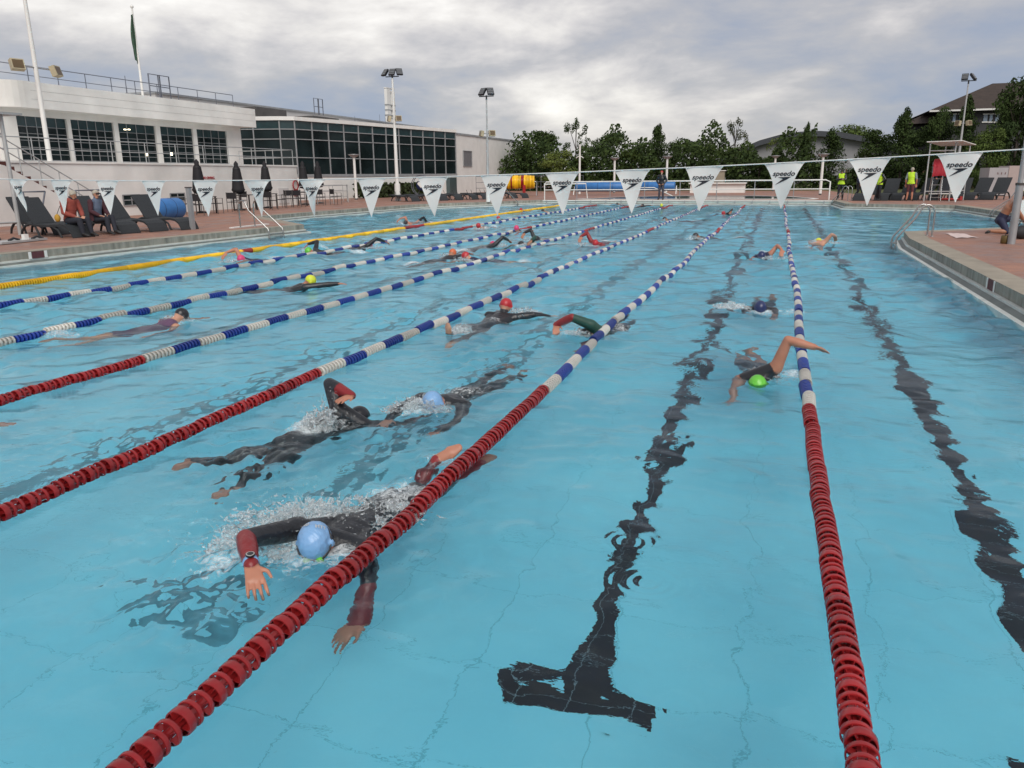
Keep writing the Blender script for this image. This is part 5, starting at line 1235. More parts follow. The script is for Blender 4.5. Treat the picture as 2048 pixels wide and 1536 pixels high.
def hand_prims(wr, fi, nrm, curl=.3, tagn='hand', vox=.008):
    wr, fi, nrm = V(wr), V(fi), V(nrm).normalized(); d = (fi-wr); L_ = d.length; d.normalize(); sd = d.cross(nrm).normalized(); nrm = sd.cross(d)
    pr = []; pe = wr+d*L_*.52; r = max(.0088, vox*.9)
    pr.append((wr+d*.01, wr+d*L_*.42, .022, .026, tagn, dict(side=sd, sx=1.6, sy=.6)))
    for k, (o_, l) in enumerate(((-1.5, .40), (-.5, .48), (.5, .45), (1.5, .36))):
        b = pe+sd*o_*.0225-d*.012; m = b+(d+sd*o_*.07).normalized()*L_*l*.62-nrm*curl*.012; e = m+(d+sd*o_*.06-nrm*curl*.9).normalized()*L_*l*.6
        pr.append((b, m, r*1.05, r, tagn)); pr.append((m, e, r, r*.85, tagn))
    tb = wr+d*L_*.15-sd*.028; tm = tb+(d*.55-sd*.75).normalized()*.04; te = tm+(d*.9-sd*.25-nrm*curl*.4).normalized()*.035
    pr.append((tb, tm, .012, r*1.1, tagn)); pr.append((tm, te, r*1.1, r*.9, tagn)); return pr
def person(name, label, J, vox=.012, skin='pale', wear=(), hair=None, cap=None, group=None, face=None, hands=('A', 'B'), k=1.0, goggles=None, palmdn=(0, 0, -1), bulk=1.0, parts_extra=None, feet=True):
    """J: joints in metres (world). wear: (child name, tags, material, offset)"""
    J = {a: V(b) for a, b in J.items()}
    sv = (J['shB']-J['shA']).normalized(); fw = V(face).normalized() if face is not None else None
    up = (J['head']-J['neck']).normalized(); fw = (fw-up*fw.dot(up)).normalized() if fw is not None else up.cross(sv)
    hs = up.cross(fw).normalized(); pr = []
    H = J['head']
    pr += [(H-fw*.012+up*.02, H-fw*.004-up*.0, .084*k, .080*k, 'head', dict(side=hs, sx=.93, sy=1.08)), (H+fw*.025-up*.045, H+fw*.045-up*.085, .055*k, .036*k, 'face', dict(side=hs, sx=1.0, sy=1.0)),
           (H+fw*.083+up*.0, H+fw*.098-up*.03, .010, .015, 'face'), (H+hs*.074-up*.02, H+hs*.078+up*.015, .012, .014, 'face'), (H-hs*.074-up*.02, H-hs*.078+up*.015, .012, .014, 'face'),
           (J['neck'], H-up*.05, .055, .05, 'neck')]
    b = bulk; ch = J['chest']; hp = J['hip']; wa = ch*.45+hp*.55
    sd = dict(side=sv, sx=1.35, sy=.92)
    pr += [(J['neck']*.8+ch*.2, ch, .085*b, .118*b, 'chest', sd), (ch, wa, .118*b, .105*b, 'chest', dict(side=sv, sx=1.25, sy=.9)), (wa, hp, .105*b, .118*b, 'waist', dict(side=sv, sx=1.3, sy=.92)),
           (J['shA'], J['shB'], .058*b, .058*b, 'chest'), (J['hipA'], J['hipB'], .088*b, .088*b, 'hips')]
    for s in 'AB':
        sh, el, wr = J['sh'+s], J['el'+s], J['wr'+s]; hi, kn, an = J['hip'+s], J['kn'+s], J['an'+s]
        pr += [(sh, sh*.5+el*.5, .056*b, .05*b, 'upperarm'+s), (sh*.5+el*.5, el, .05*b, .04*b, 'upperarm'+s), (el, el*.6+wr*.4, .041*b, .042*b, 'forearmup'+s), (el*.6+wr*.4, wr, .042*b, .028*b, 'forearmlow'+s)]
        pr += [(hi, hi*.5+kn*.5, .086*b, .073*b, 'thigh'+s), (hi*.5+kn*.5, kn, .073*b, .054*b, 'thigh'+s), (kn, kn*.65+an*.35, .052*b, .055*b, 'shin'+s), (kn*.65+an*.35, an, .055*b, .036*b, 'shin'+s)]
        pr += [(sh, sh*.86+el*.14, .060*b, .058*b, 'upperarm'+s), (J['neck'], J['neck']*.45+sh*.55, .052*b, .046*b, 'chest'), (sh*.75+ch*.25, wa*.6+sh*.4*1.0, .060*b, .062*b, 'chest'), (hi*.8+kn*.2+V((0, 0, 0)), hi, .085*b, .088*b, 'hips')]
        fi = J.get('fi'+s)
        if fi is not None: pr += hand_prims(wr, fi, -V(palmdn), .35, 'hand'+s, vox)
        to = J.get('toe'+s)
        if to is not None:
            ft = (to-an).normalized(); pr += [(an, an*.4+to*.6, .036, .034, 'foot'+s, dict(side=ft.cross(up) if abs(ft.dot(up)) < .9 else sv, sx=1.1, sy=.8)), (an*.4+to*.6, to, .036, .022, 'foot'+s, dict(side=ft.cross(up) if abs(ft.dot(up)) < .9 else sv, sx=1.3, sy=.6))]
    o_ = J['hip'].copy(); o_.z = min(p[0].z for p in [(J['anA'],), (J['anB'],), (J['hip'],)])
    t = thing(name, label, 'person', tuple(o_), group=group)
    pr = [(V(p[0])-o_, V(p[1])-o_)+tuple(p[2:]) for p in pr]
    me, co, tg, tags = voxel_mesh(pr, vox); me.materials.append(SKIN[skin]); me.name = 'body'; body = link('body', me, t)
    nf = len(me.polygons); lt = np.empty(nf, int); me.polygons.foreach_get('loop_start', lt); lv = np.empty(len(me.loops), int); me.loops.foreach_get('vertex_index', lv)
    ftag = tg[lv[lt]]; fc = np.empty(nf*3); me.polygons.foreach_get('center', fc); fc = fc.reshape(nf, 3)
    for (nm, tl, m, off) in wear:
        zc_ = fc[:, 2] > J['hip'].z-o_.z-.06 if nm == 'hi_vis_vest' else np.ones(nf, bool)
        trunk = any(y in ('chest', 'waist', 'hips', 'neck', 'head') for y in tl)
        for grp in ([(tl, '')] if trunk else [((y,), s) for y in tl for s in 'AB']):
            ids = [tags.index(x) for x in tags if any(x.startswith(y) for y in grp[0]) and x.endswith(grp[1])]
            if ids: shell(me, np.isin(ftag, ids) & zc_, off, nm, SUIT[m] if isinstance(m, str) else m, t)
    Hl = H-o_; rel = fc-np.array(Hl)
    isH = np.isin(ftag, [tags.index(x) for x in tags if x in ('head', 'face')])
    if cap: shell(me, isH & ((rel @ np.array(up))-.35*(rel @ np.array(fw)) > -.012), .0045, 'swim_cap', SUIT[cap], t)
    if hair:
        hl, hm = hair; shell(me, (isH | (np.isin(ftag, [tags.index('neck')]) if hl > .5 else np.zeros(nf, bool))) & ((rel @ np.array(up))-(.9 if hl <= .5 else .75)*(rel @ np.array(fw)) > (-.005 if hl <= .5 else -.09)), .010, 'hair', SUIT[hm], t)
    if goggles:
        mb = MB(); n = 18; mb.tube([Hl+hs*(.086*math.cos(2*PI*q/n))+fw*(.094*math.sin(2*PI*q/n))+up*(.022-.012*math.sin(2*PI*q/n)) for q in range(n)], .005, 5, closed=True)
        g = mb.build('goggles', SUIT['capblack'], t)
        for s in (-1, 1): MB().ball(Hl+fw*.086+hs*s*.032+up*.005, .021, sc=(1, 1, 1)).build('lens', SUIT[goggles], g)
    elif face is not None and not cap:
        for s in (-1, 1): MB().ball(Hl+fw*.079+hs*s*.03+up*.004, .009, n=8, m=6).build('eye', SUIT['capblack'], t)
        MB().ball(Hl+fw*.081-up*.052, .012, n=8, m=6, sc=(1, 1, 1)).build('mouth', mat('lips', (0.25, 0.07, 0.06), .5), t)
    t['_o'] = 0; del t['_o']
    return t, o_

def standing(x, y, face_deg, h=1.72, z=ZD, arms='down', lean=0.0):
    """joints of a standing adult; face_deg: heading of the face, 0 = +Y, -90 = +X ... measured counter-clockwise"""
    k = h/1.75; a = rad(face_deg); f = V((-math.sin(a), math.cos(a), 0)); s = V((math.cos(a), math.sin(a), 0)); o = V((x, y, z)); u = V((0, 0, 1))
    def p(sd, fd, hh): return o+s*sd*k+f*fd*k+u*hh*k
    J = dict(head=p(0, .02, 1.62), neck=p(0, 0, 1.45), chest=p(0, 0, 1.25), hip=p(0, 0, .95), shA=p(-.18, 0, 1.41), shB=p(.18, 0, 1.41), hipA=p(-.09, 0, .92), hipB=p(.09, 0, .92), knA=p(-.11, .03, .50), knB=p(.10, .02, .50), anA=p(-.13, 0, .09), anB=p(.12, 0, .09), toeA=p(-.16, .17, .03), toeB=p(.15, .17, .03))
    if arms == 'down': J.update(elA=p(-.26, -.02, 1.12), wrA=p(-.25, .06, .88), fiA=p(-.24, .09, .71), elB=p(.26, -.02, 1.12), wrB=p(.25, .06, .88), fiB=p(.24, .09, .71))
    elif arms == 'crossed': J.update(elA=p(-.25, .08, 1.15), wrA=p(.0, .20, 1.20), fiA=p(.13, .17, 1.24), elB=p(.25, .08, 1.15), wrB=p(.0, .17, 1.14), fiB=p(-.14, .17, 1.17))
    elif arms == 'pocket': J.update(elA=p(-.30, -.06, 1.14), wrA=p(-.17, .10, .95), fiA=p(-.05, .16, .90), elB=p(.30, -.06, 1.14), wrB=p(.17, .10, .95), fiB=p(.04, .15, .89))
    elif arms == 'hips': J.update(elA=p(-.36, -.08, 1.17), wrA=p(-.18, .05, 1.0), fiA=p(-.10, .12, .95), elB=p(.27, .0, 1.12), wrB=p(.24, .12, .90), fiB=p(.22, .16, .73))
    return J, f, s
TROUS = ('thigh', 'shin', 'hips'); TOP = ('chest', 'waist', 'upperarm', 'forearm'); VEST = ('chest', 'waist', 'hips')
def bystanders():
    # on the footbridge, black jacket and dark red headband
    q = P(1325, 399, z=ZD); J, f, s = standing(q.x, 49.25, 175, 1.74, arms='pocket')
    person('person', 'person in a black jacket and grey trousers standing on the footbridge, hands together', J, .016, 'pale', [('jacket', TOP+('neck',), 'black', .016), ('trousers', TROUS, 'greytrouser', .012), ('shoes', ('foot',), 'shoe', .01)], hair=(.3, 'capred'), face=f, bulk=1.05)
    q = P(1678, 400, z=ZD); J, f, s = standing(q.x+.05, 48.9, 165, 1.70, arms='crossed')
    person('person', 'woman with long brown hair, arms crossed, in a yellow vest beside the far ladder', J, .015, 'pale', [('top', TOP+('neck',), 'black', .008), ('hi_vis_vest', VEST, 'hivis', .02), ('trousers', TROUS, 'black', .012), ('shoes', ('foot',), 'shoe', .01)], hair=(.9, 'darkhair'), face=f)
    q = P(1718, 402, z=ZD); J, f, s = standing(q.x+.03, 48.4, 250, 1.75, arms='hips'); J['knA'] += f*.15; J['anA'] += f*.3; J['toeA'] += f*.3; J['anB'] -= f*.2; J['toeB'] -= f*.2
    person('person', 'person in dark navy clothes standing legs apart, half hidden behind a pennant', J, .016, 'tan', [('top', TOP, 'navy', .012), ('trousers', TROUS, 'black', .012), ('shoes', ('foot',), 'shoe', .01)], hair=(.3, 'darkhair'), face=f)
    q = P(1757, 402, z=ZD); J, f, s = standing(q.x+.02, 47.4, 120, 1.68, arms='hips')
    person('person', 'person in a yellow vest half hidden by a pennant, right of the navy dressed one', J, .016, 'pale', [('top', TOP, 'black', .008), ('hi_vis_vest', VEST, 'hivis', .02), ('trousers', TROUS, 'black', .012), ('shoes', ('foot',), 'shoe', .01)], hair=(.3, 'darkhair'), face=f)
    q = P(1811, 401, z=ZD); J, f, s = standing(q.x, 46.6, -20, 1.74, arms='down')
    person('person', 'bare legged guard in a yellow vest standing before the right loungers', J, .015, 'warm', [('shirt', ('chest', 'waist', 'upperarm'), 'sleevegrey', .010), ('hi_vis_vest', VEST, 'hivis', .02), ('shorts', ('hips', 'thigh'), 'khaki', .014), ('shoes', ('foot',), 'shoe', .01)], hair=(.3, 'greyhair'), face=f)
    # lifeguard sitting in the tall chair behind the red cover
    x0 = P(1845, 402, z=ZD).x+.62; y0 = 47.25; z0 = ZD+1.48
    J = dict(head=(x0+.02, y0+.0, z0+.80), neck=(x0, y0+.05, z0+.62), chest=(x0, y0+.08, z0+.42), hip=(x0, y0+.1, z0+.1), shA=(x0-.18, y0+.05, z0+.58), shB=(x0+.18, y0+.05, z0+.58), elA=(x0-.26, y0-.05, z0+.32), wrA=(x0-.15, y0-.28, z0+.26), fiA=(x0-.10, y0-.43, z0+.25), elB=(x0+.26, y0-.05, z0+.32), wrB=(x0+.15, y0-.28, z0+.26), fiB=(x0+.10, y0-.43, z0+.25),
             hipA=(x0-.09, y0+.1, z0+.08), hipB=(x0+.09, y0+.1, z0+.08), knA=(x0-.12, y0-.32, z0+.1), knB=(x0+.12, y0-.32, z0+.1), anA=(x0-.12, y0-.42, z0-.32), anB=(x0+.12, y0-.42, z0-.32), toeA=(x0-.12, y0-.58, z0-.36), toeB=(x0+.12, y0-.58, z0-.36))
    person('person', 'lifeguard with dark hair sitting in the tall chair behind the red cover', J, .016, 'tan', [('red_top', TOP, 'capred', .012), ('trousers', TROUS, 'navy', .01)], hair=(.3, 'darkhair'), face=(0, -1, -.1))
    # kneeling man at the right, bare back, navy trunks
    K = lambda px, py, y: tuple(P(px, py, y=y))
    o = P(1996, 467, z=ZD)
    X, Y = o.x, o.y
    J = dict(hip=(X+.02, Y+.0, ZD+.34), chest=(X+.13, Y-.05, ZD+.62), neck=(X+.25, Y-.08, ZD+.80), head=(X+.35, Y-.10, ZD+.90), shA=(X+.20, Y+.12, ZD+.77), shB=(X+.20, Y-.25, ZD+.75), elA=(X+.36, Y+.14, ZD+.54), wrA=(X+.48, Y+.02, ZD+.33), fiA=(X+.58, Y-.03, ZD+.19), elB=(X+.30, Y-.34, ZD+.52), wrB=(X+.45, Y-.25, ZD+.33), fiB=(X+.55, Y-.18, ZD+.19),
             hipA=(X+.0, Y+.10, ZD+.31), hipB=(X+.0, Y-.10, ZD+.31), knA=(X+.36, Y+.16, ZD+.36), knB=(X+.14, Y-.22, ZD+.06), anA=(X+.32, Y+.20, ZD+.08), anB=(X-.22, Y-.18, ZD+.07), toeA=(X+.48, Y+.22, ZD+.03), toeB=(X-.30, Y-.18, ZD+.03))
    person('person', 'bare chested man in navy trunks kneeling over his bag on the right deck', J, .009, 'tan', [('trunks', ('hips', 'waist', 'thigh'), 'navy', .006), ('shoes', ('foot',), 'shoe', .009)], hair=(.3, 'darkhair'), face=(.7, -.1, -.7))
    # couple on the lounger
    o = P(150, 470, z=ZD); X, Y = -18.1, 16.7
    J = dict(hip=(X-.05, Y, ZD+.46), chest=(X-.02, Y+.01, ZD+.75), neck=(X+.05, Y+.02, ZD+.98), head=(X+.12, Y+.04, ZD+1.12), shA=(X+.0, Y-.20, ZD+.93), shB=(X+.04, Y+.19, ZD+.93), elA=(X+.04, Y-.27, ZD+.66), wrA=(X+.25, Y-.12, ZD+.55), fiA=(X+.36, Y+.0, ZD+.52), elB=(X+.10, Y+.25, ZD+.66), wrB=(X+.28, Y+.10, ZD+.55), fiB=(X+.38, Y+.02, ZD+.50),
             hipA=(X, Y-.10, ZD+.43), hipB=(X, Y+.10, ZD+.43), knA=(X+.42, Y-.15, ZD+.46), knB=(X+.42, Y+.12, ZD+.46), anA=(X+.46, Y-.13, ZD+.10), anB=(X+.50, Y+.12, ZD+.10), toeA=(X+.64, Y-.13, ZD+.05), toeB=(X+.68, Y+.13, ZD+.05))
    person('person', 'grey bearded man in a brick red jacket sitting on the lounger', J, .010, 'pale', [('jacket', TOP, 'redjacket', .018), ('trousers', TROUS, 'denim', .013), ('shoes', ('foot',), 'shoe', .012), ('scarf', ('neck',), 'denim', .012)], hair=(.3, 'greyhair'), face=(.9, .35, -.1), bulk=1.1)
    X, Y = -17.95, 17.45
    J = dict(hip=(X-.05, Y, ZD+.46), chest=(X-.03, Y+.0, ZD+.74), neck=(X+.0, Y+.0, ZD+.96), head=(X+.03, Y+.0, ZD+1.12), shA=(X-.02, Y-.18, ZD+.91), shB=(X+.0, Y+.18, ZD+.91), elA=(X+.02, Y-.25, ZD+.66), wrA=(X+.22, Y-.16, ZD+.54), fiA=(X+.35, Y-.08, ZD+.52), elB=(X+.04, Y+.24, ZD+.66), wrB=(X+.24, Y+.14, ZD+.55), fiB=(X+.35, Y+.04, ZD+.53),
             hipA=(X, Y-.09, ZD+.43), hipB=(X, Y+.09, ZD+.43), knA=(X+.40, Y-.10, ZD+.46), knB=(X+.40, Y+.08, ZD+.50), anA=(X+.44, Y-.12, ZD+.10), anB=(X+.52, Y+.02, ZD+.12), toeA=(X+.62, Y-.14, ZD+.05), toeB=(X+.70, Y+.0, ZD+.07))
    t, o_ = person('person', 'woman with short fair hair and sunglasses in a plum jacket sitting beside the bearded man', J, .010, 'pale', [('blue_shirt', ('chest', 'waist', 'neck'), 'blueshirt', .010), ('jacket_sleeves', ('upperarm', 'forearm'), 'plum', .018), ('trousers', TROUS, 'denim', .013), ('shoes', ('foot',), 'shoe', .012)], hair=(.4, 'greyhair'), face=(.95, -.15, -.1))
    # her open jacket and sunglasses
    mb = MB()
    for s in (-1, 1):
        vs = []; n, m = 6, 8
        for j in range(m+1):
            for k in range(n+1):
                a = rad(62+118*k/n)*1.0; v = j/m; z = ZD+.95-.55*v; r = .175+.03*v
                vs.append((X-.03+r*.80*-math.cos(a+PI) * (-1)*-1, Y+s*r*1.15*math.sin(a), z))
        mb.add([(V(q)-o_) for q in vs], [(j*(n+1)+k, (j+1)*(n+1)+k, (j+1)*(n+1)+k+1, j*(n+1)+k+1) for j in range(m) for k in range(n)], 0, True)
    mb.build('jacket', SUIT['plum'], t)
    hd = V((X+.03, Y, ZD+1.12))-o_
    MB().box(hd+V((.093, -.005, .008)), (.02, .15, .035), rz=-.15).build('sunglasses', SUIT['capblack'], t)
    b = thing('yellow_bag', 'small round yellow bag hanging at the bearded man\'s side', 'bag', (-18.22, 16.36, ZD+.52)); MB().ball((0, 0, 0), .095, n=14, m=10, sc=(.9, .7, 1.1)).build('pouch', mat('mustard_fabric', (0.42, 0.24, 0.03), .8), b); MB().tube([(0, 0, .1), (.05, .08, .3), (.15, .22, .5)], .008, 6).build('strap', DARK, b)
bystanders()
# ------------------------------------------------------------------ swimmers
GS = 'swimmers in the lanes'
SPLASH = []
def foam_mat():
    m = bpy.data.materials.new('splash_water'); m.use_nodes = True; nt = m.node_tree; b = nt.nodes['Principled BSDF']
    b.inputs['Base Color'].default_value = (0.90, 0.94, 0.95, 1); b.inputs['Roughness'].default_value = .04; b.inputs['Transmission Weight'].default_value = .84; b.inputs['IOR'].default_value = 1.33
    return m
FOAM = foam_mat()
def splash(x, y, R, h, n, seed, lab, drift=(0, 0), big=1.0):
    """thrown water round (x, y): a torn, webbed body of water (merged streaks) with loose droplets"""
    rng = random.Random(seed); mb = MB(); dx, dy = drift; vox = .005 if n >= 400 else .008
    ncl = max(5, int(n/70)); cl = [(rng.gauss(0, .42)*R, rng.gauss(0, .42)*R, rng.uniform(.35, 1)) for _ in range(ncl)]
    for i in range(n):
        ox, oy, hh = cl[rng.randrange(ncl)]; a = rng.random()*2*PI; r = R*.30*abs(rng.gauss(0, 1)); ex, ey = ox+r*math.cos(a), oy+r*math.sin(a)
        fall = math.exp(-((ex*ex+ey*ey)/(R*R))); zz = (rng.random()**1.6)*h*hh*fall
        c = V((x+ex+dx*zz, y+ey+dy*zz, zz)); o_ = V((ex*.7+dx*.1, ey*.7+dy*.1, .25*h+rng.uniform(-.02, .04)))
        d = (o_.normalized()+V((rng.gauss(0, .5), rng.gauss(0, .5), rng.gauss(0, .35)))).normalized(); L_ = rng.uniform(.012, .05)*big*(1.3 if zz < .02 else 1)
        r0 = rng.uniform(.0042, .0105)*big
        if n < 400: r0 *= 1.5; L_ *= 1.3
        vs, fs, _ = closed_capsule(c-d*L_/2, c+d*L_/2, r0, r0*.45, n=6); mb.add(vs, fs)
    me = bpy.data.meshes.new('tmp'); me.from_pydata(mb.v, [], mb.f); o = bpy.data.objects.new('tmp', me); COL.objects.link(o)
    rm = o.modifiers.new('r', 'REMESH'); rm.mode = 'VOXEL'; rm.voxel_size = vox; sm_ = o.modifiers.new('s', 'SMOOTH'); sm_.factor = .5; sm_.iterations = 4
    dg = bpy.context.evaluated_depsgraph_get(); out = bpy.data.meshes.new_from_object(o.evaluated_get(dg)); bpy.data.objects.remove(o); bpy.data.meshes.remove(me)
    bm = bmesh.new(); bm.from_mesh(out)
    for i in range(int(n*.14)):
        a = rng.random()*2*PI; r = R*abs(rng.gauss(0, .85)); zz = abs(rng.gauss(0, .55))*h*math.exp(-(r/R)**2*.35)+.01
        bmesh.ops.create_icosphere(bm, subdivisions=1, radius=rng.choice((.002, .003, .0045))*big, matrix=Matrix.Translation((x+r*math.cos(a)+dx*zz, y+r*math.sin(a)+dy*zz, zz)))
    for i in range(int(n*.05)):
        a = rng.random()*2*PI; r = R*(.5+.6*rng.random()); p = V((x+r*math.cos(a), y+r*math.sin(a), .02+h*rng.random()*.8)); d = V((math.cos(a), math.sin(a), rng.uniform(-.2, .8))).normalized()
        M = Matrix.Translation(p) @ d.to_track_quat('Z', 'Y').to_matrix().to_4x4() @ Matrix.Diagonal((1, 1, rng.uniform(2, 6), 1)); bmesh.ops.create_icosphere(bm, subdivisions=1, radius=.0022*big, matrix=M)
    bm.to_mesh(out); bm.free(); out.materials.clear(); out.materials.append(FOAM); out.polygons.foreach_set('use_smooth', np.ones(len(out.polygons), bool)); out.update()
    o = link('splash', out); tag(o, lab, 'splash', kind='stuff')
def near_swimmers():
    dn = (0, 0, -1)
    J = dict(head=(-1.99, 2.95, .055), neck=(-2.005, 3.055, -.03), chest=(-2.01, 3.30, -.07), hip=(-1.96, 3.68, -.13), shA=(-2.18, 3.09, .04), elA=(-2.27, 2.80, .11), wrA=(-2.11, 2.62, .09), fiA=(-1.99, 2.50, .01), shB=(-1.83, 3.12, -.04), elB=(-1.70, 2.93, -.22), wrB=(-1.66, 2.74, -.38), fiB=(-1.71, 2.60, -.47),
             hipA=(-2.05, 3.72, -.13), knA=(-1.99, 4.10, -.22), anA=(-1.95, 4.30, .0), toeA=(-1.82, 4.36, .08), hipB=(-1.87, 3.72, -.09), knB=(-1.79, 4.12, -.15), anB=(-1.72, 4.48, -.14), toeB=(-1.70, 4.64, -.16))
    t, o_ = person('person', 'swimmer in a light blue cap and red sleeved wetsuit, nearest the camera', J, .0052, 'warm', [('wetsuit', ('chest', 'waist', 'hips', 'upperarm', 'thigh'), 'black', .005), ('red_sleeve', ('forearm', 'shin'), 'red', .005)], cap='capblue', group=GS, face=(.22, -.8, -.7), goggles='capgreen')
    # wrist watch with a blue strap
    w = V(J['wrA'])-o_; e = V(J['elA'])-o_; d = (w-e).normalized(); c = w-d*.02
    M = d.to_track_quat('Z', 'Y').to_matrix(); MB().lathe([(.030, -.012), (.036, -.012), (.036, .012), (.030, .012), (.030, -.012)], c, n=18, M=M).build('watch_strap', SUIT['capblue'], t)
    up = V((.3, -.3, 1)); up = (up-d*up.dot(d)).normalized(); M2 = up.to_track_quat('Z', 'Y').to_matrix(); wm = MB().lathe([(.001, 0), (.021, 0), (.022, .007), (.018, .010), (.001, .010)], c+up*.036, n=18, M=M2).build('watch_face', SUIT['capblack'], t); MB().lathe([(.016, .0105), (.018, .0108), (.018, .009)], c+up*.036, n=18, M=M2).build('watch_ring', WHITE, wm)
    # white lettering on the cap: HTT on one side, a number on the other
    H = V(J['head'])-o_
    upv = (V(J['head'])-V(J['neck'])).normalized(); f = V((.22, -.8, -.7)); f = (f-upv*f.dot(upv)).normalized(); s = upv.cross(f); back = -f
    for txt, side_ in (('HTT', 1), ('40', -1)):
        me = text_mesh(txt, .027, WHITE, .0004, bold=.0010)
        n_ = (upv*.80+back*.50+s*(.60 if side_ > 0 else -.22)).normalized(); y_ = (back+s*.25*side_*0-n_*back.dot(n_)).normalized(); x_ = y_.cross(n_)
        for v in me.vertices:
            p = x_*v.co.x+y_*v.co.y; q = (n_*.09+p).normalized(); 
            rr = 1/math.sqrt((q.dot(s)/(.084*.93+.006))**2+(q.dot(f)/(.084*1.08+.004))**2+(q.dot(upv)/(.104))**2)
            v.co = H-f*.01+upv*.012+q*(rr+.0015)
        link('cap_lettering', me, t)
    J = dict(head=(-2.93, 5.02, -.03), neck=(-2.97, 4.92, -.02), chest=(-3.02, 4.76, -.09), hip=(-3.14, 4.42, -.17), shA=(-2.99, 4.86, .09), elA=(-3.10, 4.94, .26), wrA=(-2.88, 4.88, .20), fiA=(-2.93, 4.74, .19), shB=(-2.78, 4.95, -.08), elB=(-2.62, 5.15, -.2), wrB=(-2.55, 5.38, -.25), fiB=(-2.5, 5.52, -.27),
             hipA=(-3.22, 4.42, -.18), knA=(-3.42, 4.12, -.24), anA=(-3.55, 3.93, -.12), toeA=(-3.55, 3.77, -.12), hipB=(-3.07, 4.38, -.19), knB=(-3.17, 4.08, -.32), anB=(-3.22, 3.86, -.46), toeB=(-3.24, 3.74, -.52))
    person('person', 'swimmer in a black wetsuit with one bent arm up, bare feet trailing left', J, .009, 'warm', [('wetsuit', ('chest', 'waist', 'hips', 'upperarm', 'thigh', 'shin', 'neck', 'forearmup'), 'black', .005), ('red_cuff', ('forearmlow',), 'red', .005)], cap='capblack', group=GS, face=(0, .3, -1))
    J = dict(head=(-2.47, 5.42, .02), neck=(-2.46, 5.54, -.01), chest=(-2.44, 5.76, -.10), hip=(-2.38, 6.15, -.15), shA=(-2.63, 5.56, .0), elA=(-2.72, 5.30, -.02), wrA=(-2.68, 5.06, -.05), fiA=(-2.66, 4.90, -.07), shB=(-2.28, 5.58, -.04), elB=(-2.22, 5.33, -.2), wrB=(-2.3, 5.12, -.25), fiB=(-2.36, 5.0, -.28),
             hipA=(-2.47, 6.18, -.16), knA=(-2.45, 6.58, -.24), anA=(-2.42, 6.95, -.2), toeA=(-2.42, 7.1, -.22), hipB=(-2.29, 6.18, -.16), knB=(-2.25, 6.56, -.22), anB=(-2.2, 6.9, -.3), toeB=(-2.2, 7.05, -.34))
    person('person', 'swimmer in a blue cap and black wetsuit behind a big splash, near the photo centre', J, .010, 'warm', [('wetsuit', ('chest', 'waist', 'hips', 'upperarm', 'thigh', 'shin', 'forearm'), 'black', .005)], cap='capblue', group=GS, face=(0, -.45, -1))
    J = dict(head=(-.05, 6.95, -.045), neck=(-.03, 7.07, -.03), chest=(-.05, 7.25, -.09), hip=(-.12, 7.65, -.17), shA=(.09, 7.10, .09), elA=(.17, 7.07, .35), wrA=(.39, 7.02, .31), fiA=(.51, 6.98, .29), shB=(-.2, 7.1, -.05), elB=(-.25, 6.87, -.2), wrB=(-.24, 6.68, -.35), fiB=(-.25, 6.56, -.42),
             hipA=(-.04, 7.68, -.18), knA=(-.08, 8.05, -.26), anA=(-.15, 8.42, -.2), toeA=(-.16, 8.57, -.2), hipB=(-.2, 7.68, -.18), knB=(-.22, 8.05, -.28), anB=(-.26, 8.43, -.32), toeB=(-.27, 8.58, -.36))
    person('person', 'swimmer in a lime green cap, bare arm bent high over the rightmost lane rope', J, .009, 'warm', [('swimsuit', ('chest', 'waist', 'hips'), 'capblack', .004)], cap='capgreen', group=GS, face=(0, -.45, -1), palmdn=(0, -.5, -1))
    # black capped swimmer, whole pale body under the surface
    J = dict(head=(-7.16, 8.05, .06), neck=(-7.20, 7.93, -.0), chest=(-7.27, 7.74, -.13), hip=(-7.42, 7.36, -.19), shA=(-7.40, 7.98, -.03), elA=(-7.33, 8.22, -.08), wrA=(-7.2, 8.42, -.12), fiA=(-7.12, 8.56, -.14), shB=(-7.07, 7.84, -.05), elB=(-6.97, 7.62, -.15), wrB=(-7.05, 7.4, -.2), fiB=(-7.1, 7.26, -.22),
             hipA=(-7.52, 7.37, -.2), knA=(-7.68, 7.03, -.22), anA=(-7.86, 6.76, -.06), toeA=(-7.93, 6.62, -.06), hipB=(-7.35, 7.29, -.21), knB=(-7.5, 6.94, -.2), anB=(-7.62, 6.64, -.28), toeB=(-7.67, 6.5, -.32))
    person('person', 'swimmer in a black cap with a white stripe, bare limbs under the surface', J, .012, 'pale', [('swimsuit', ('chest', 'waist', 'hips'), mat('mauve_suit', (0.10, 0.05, 0.10), .6), .004)], cap='capblack', group=GS, face=(.1, .3, -1), goggles='sleevegrey')
    # red cap, swimming away
    J = dict(head=(-3.26, 9.52, .12), neck=(-3.28, 9.41, .0), chest=(-3.31, 9.2, -.10), hip=(-3.38, 8.82, -.15), shA=(-3.46, 9.42, .0), elA=(-3.55, 9.66, -.1), wrA=(-3.5, 9.88, -.12), fiA=(-3.46, 10.03, -.14), shB=(-3.12, 9.4, -.01), elB=(-2.9, 9.52, .02), wrB=(-2.72, 9.66, -.02), fiB=(-2.62, 9.76, -.05),
             hipA=(-3.47, 8.8, -.16), knA=(-3.53, 8.42, -.15), anA=(-3.52, 8.22, .0), toeA=(-3.50, 8.16, .12), hipB=(-3.29, 8.8, -.16), knB=(-3.32, 8.4, -.2), anB=(-3.36, 8.05, -.3), toeB=(-3.38, 7.9, -.34))
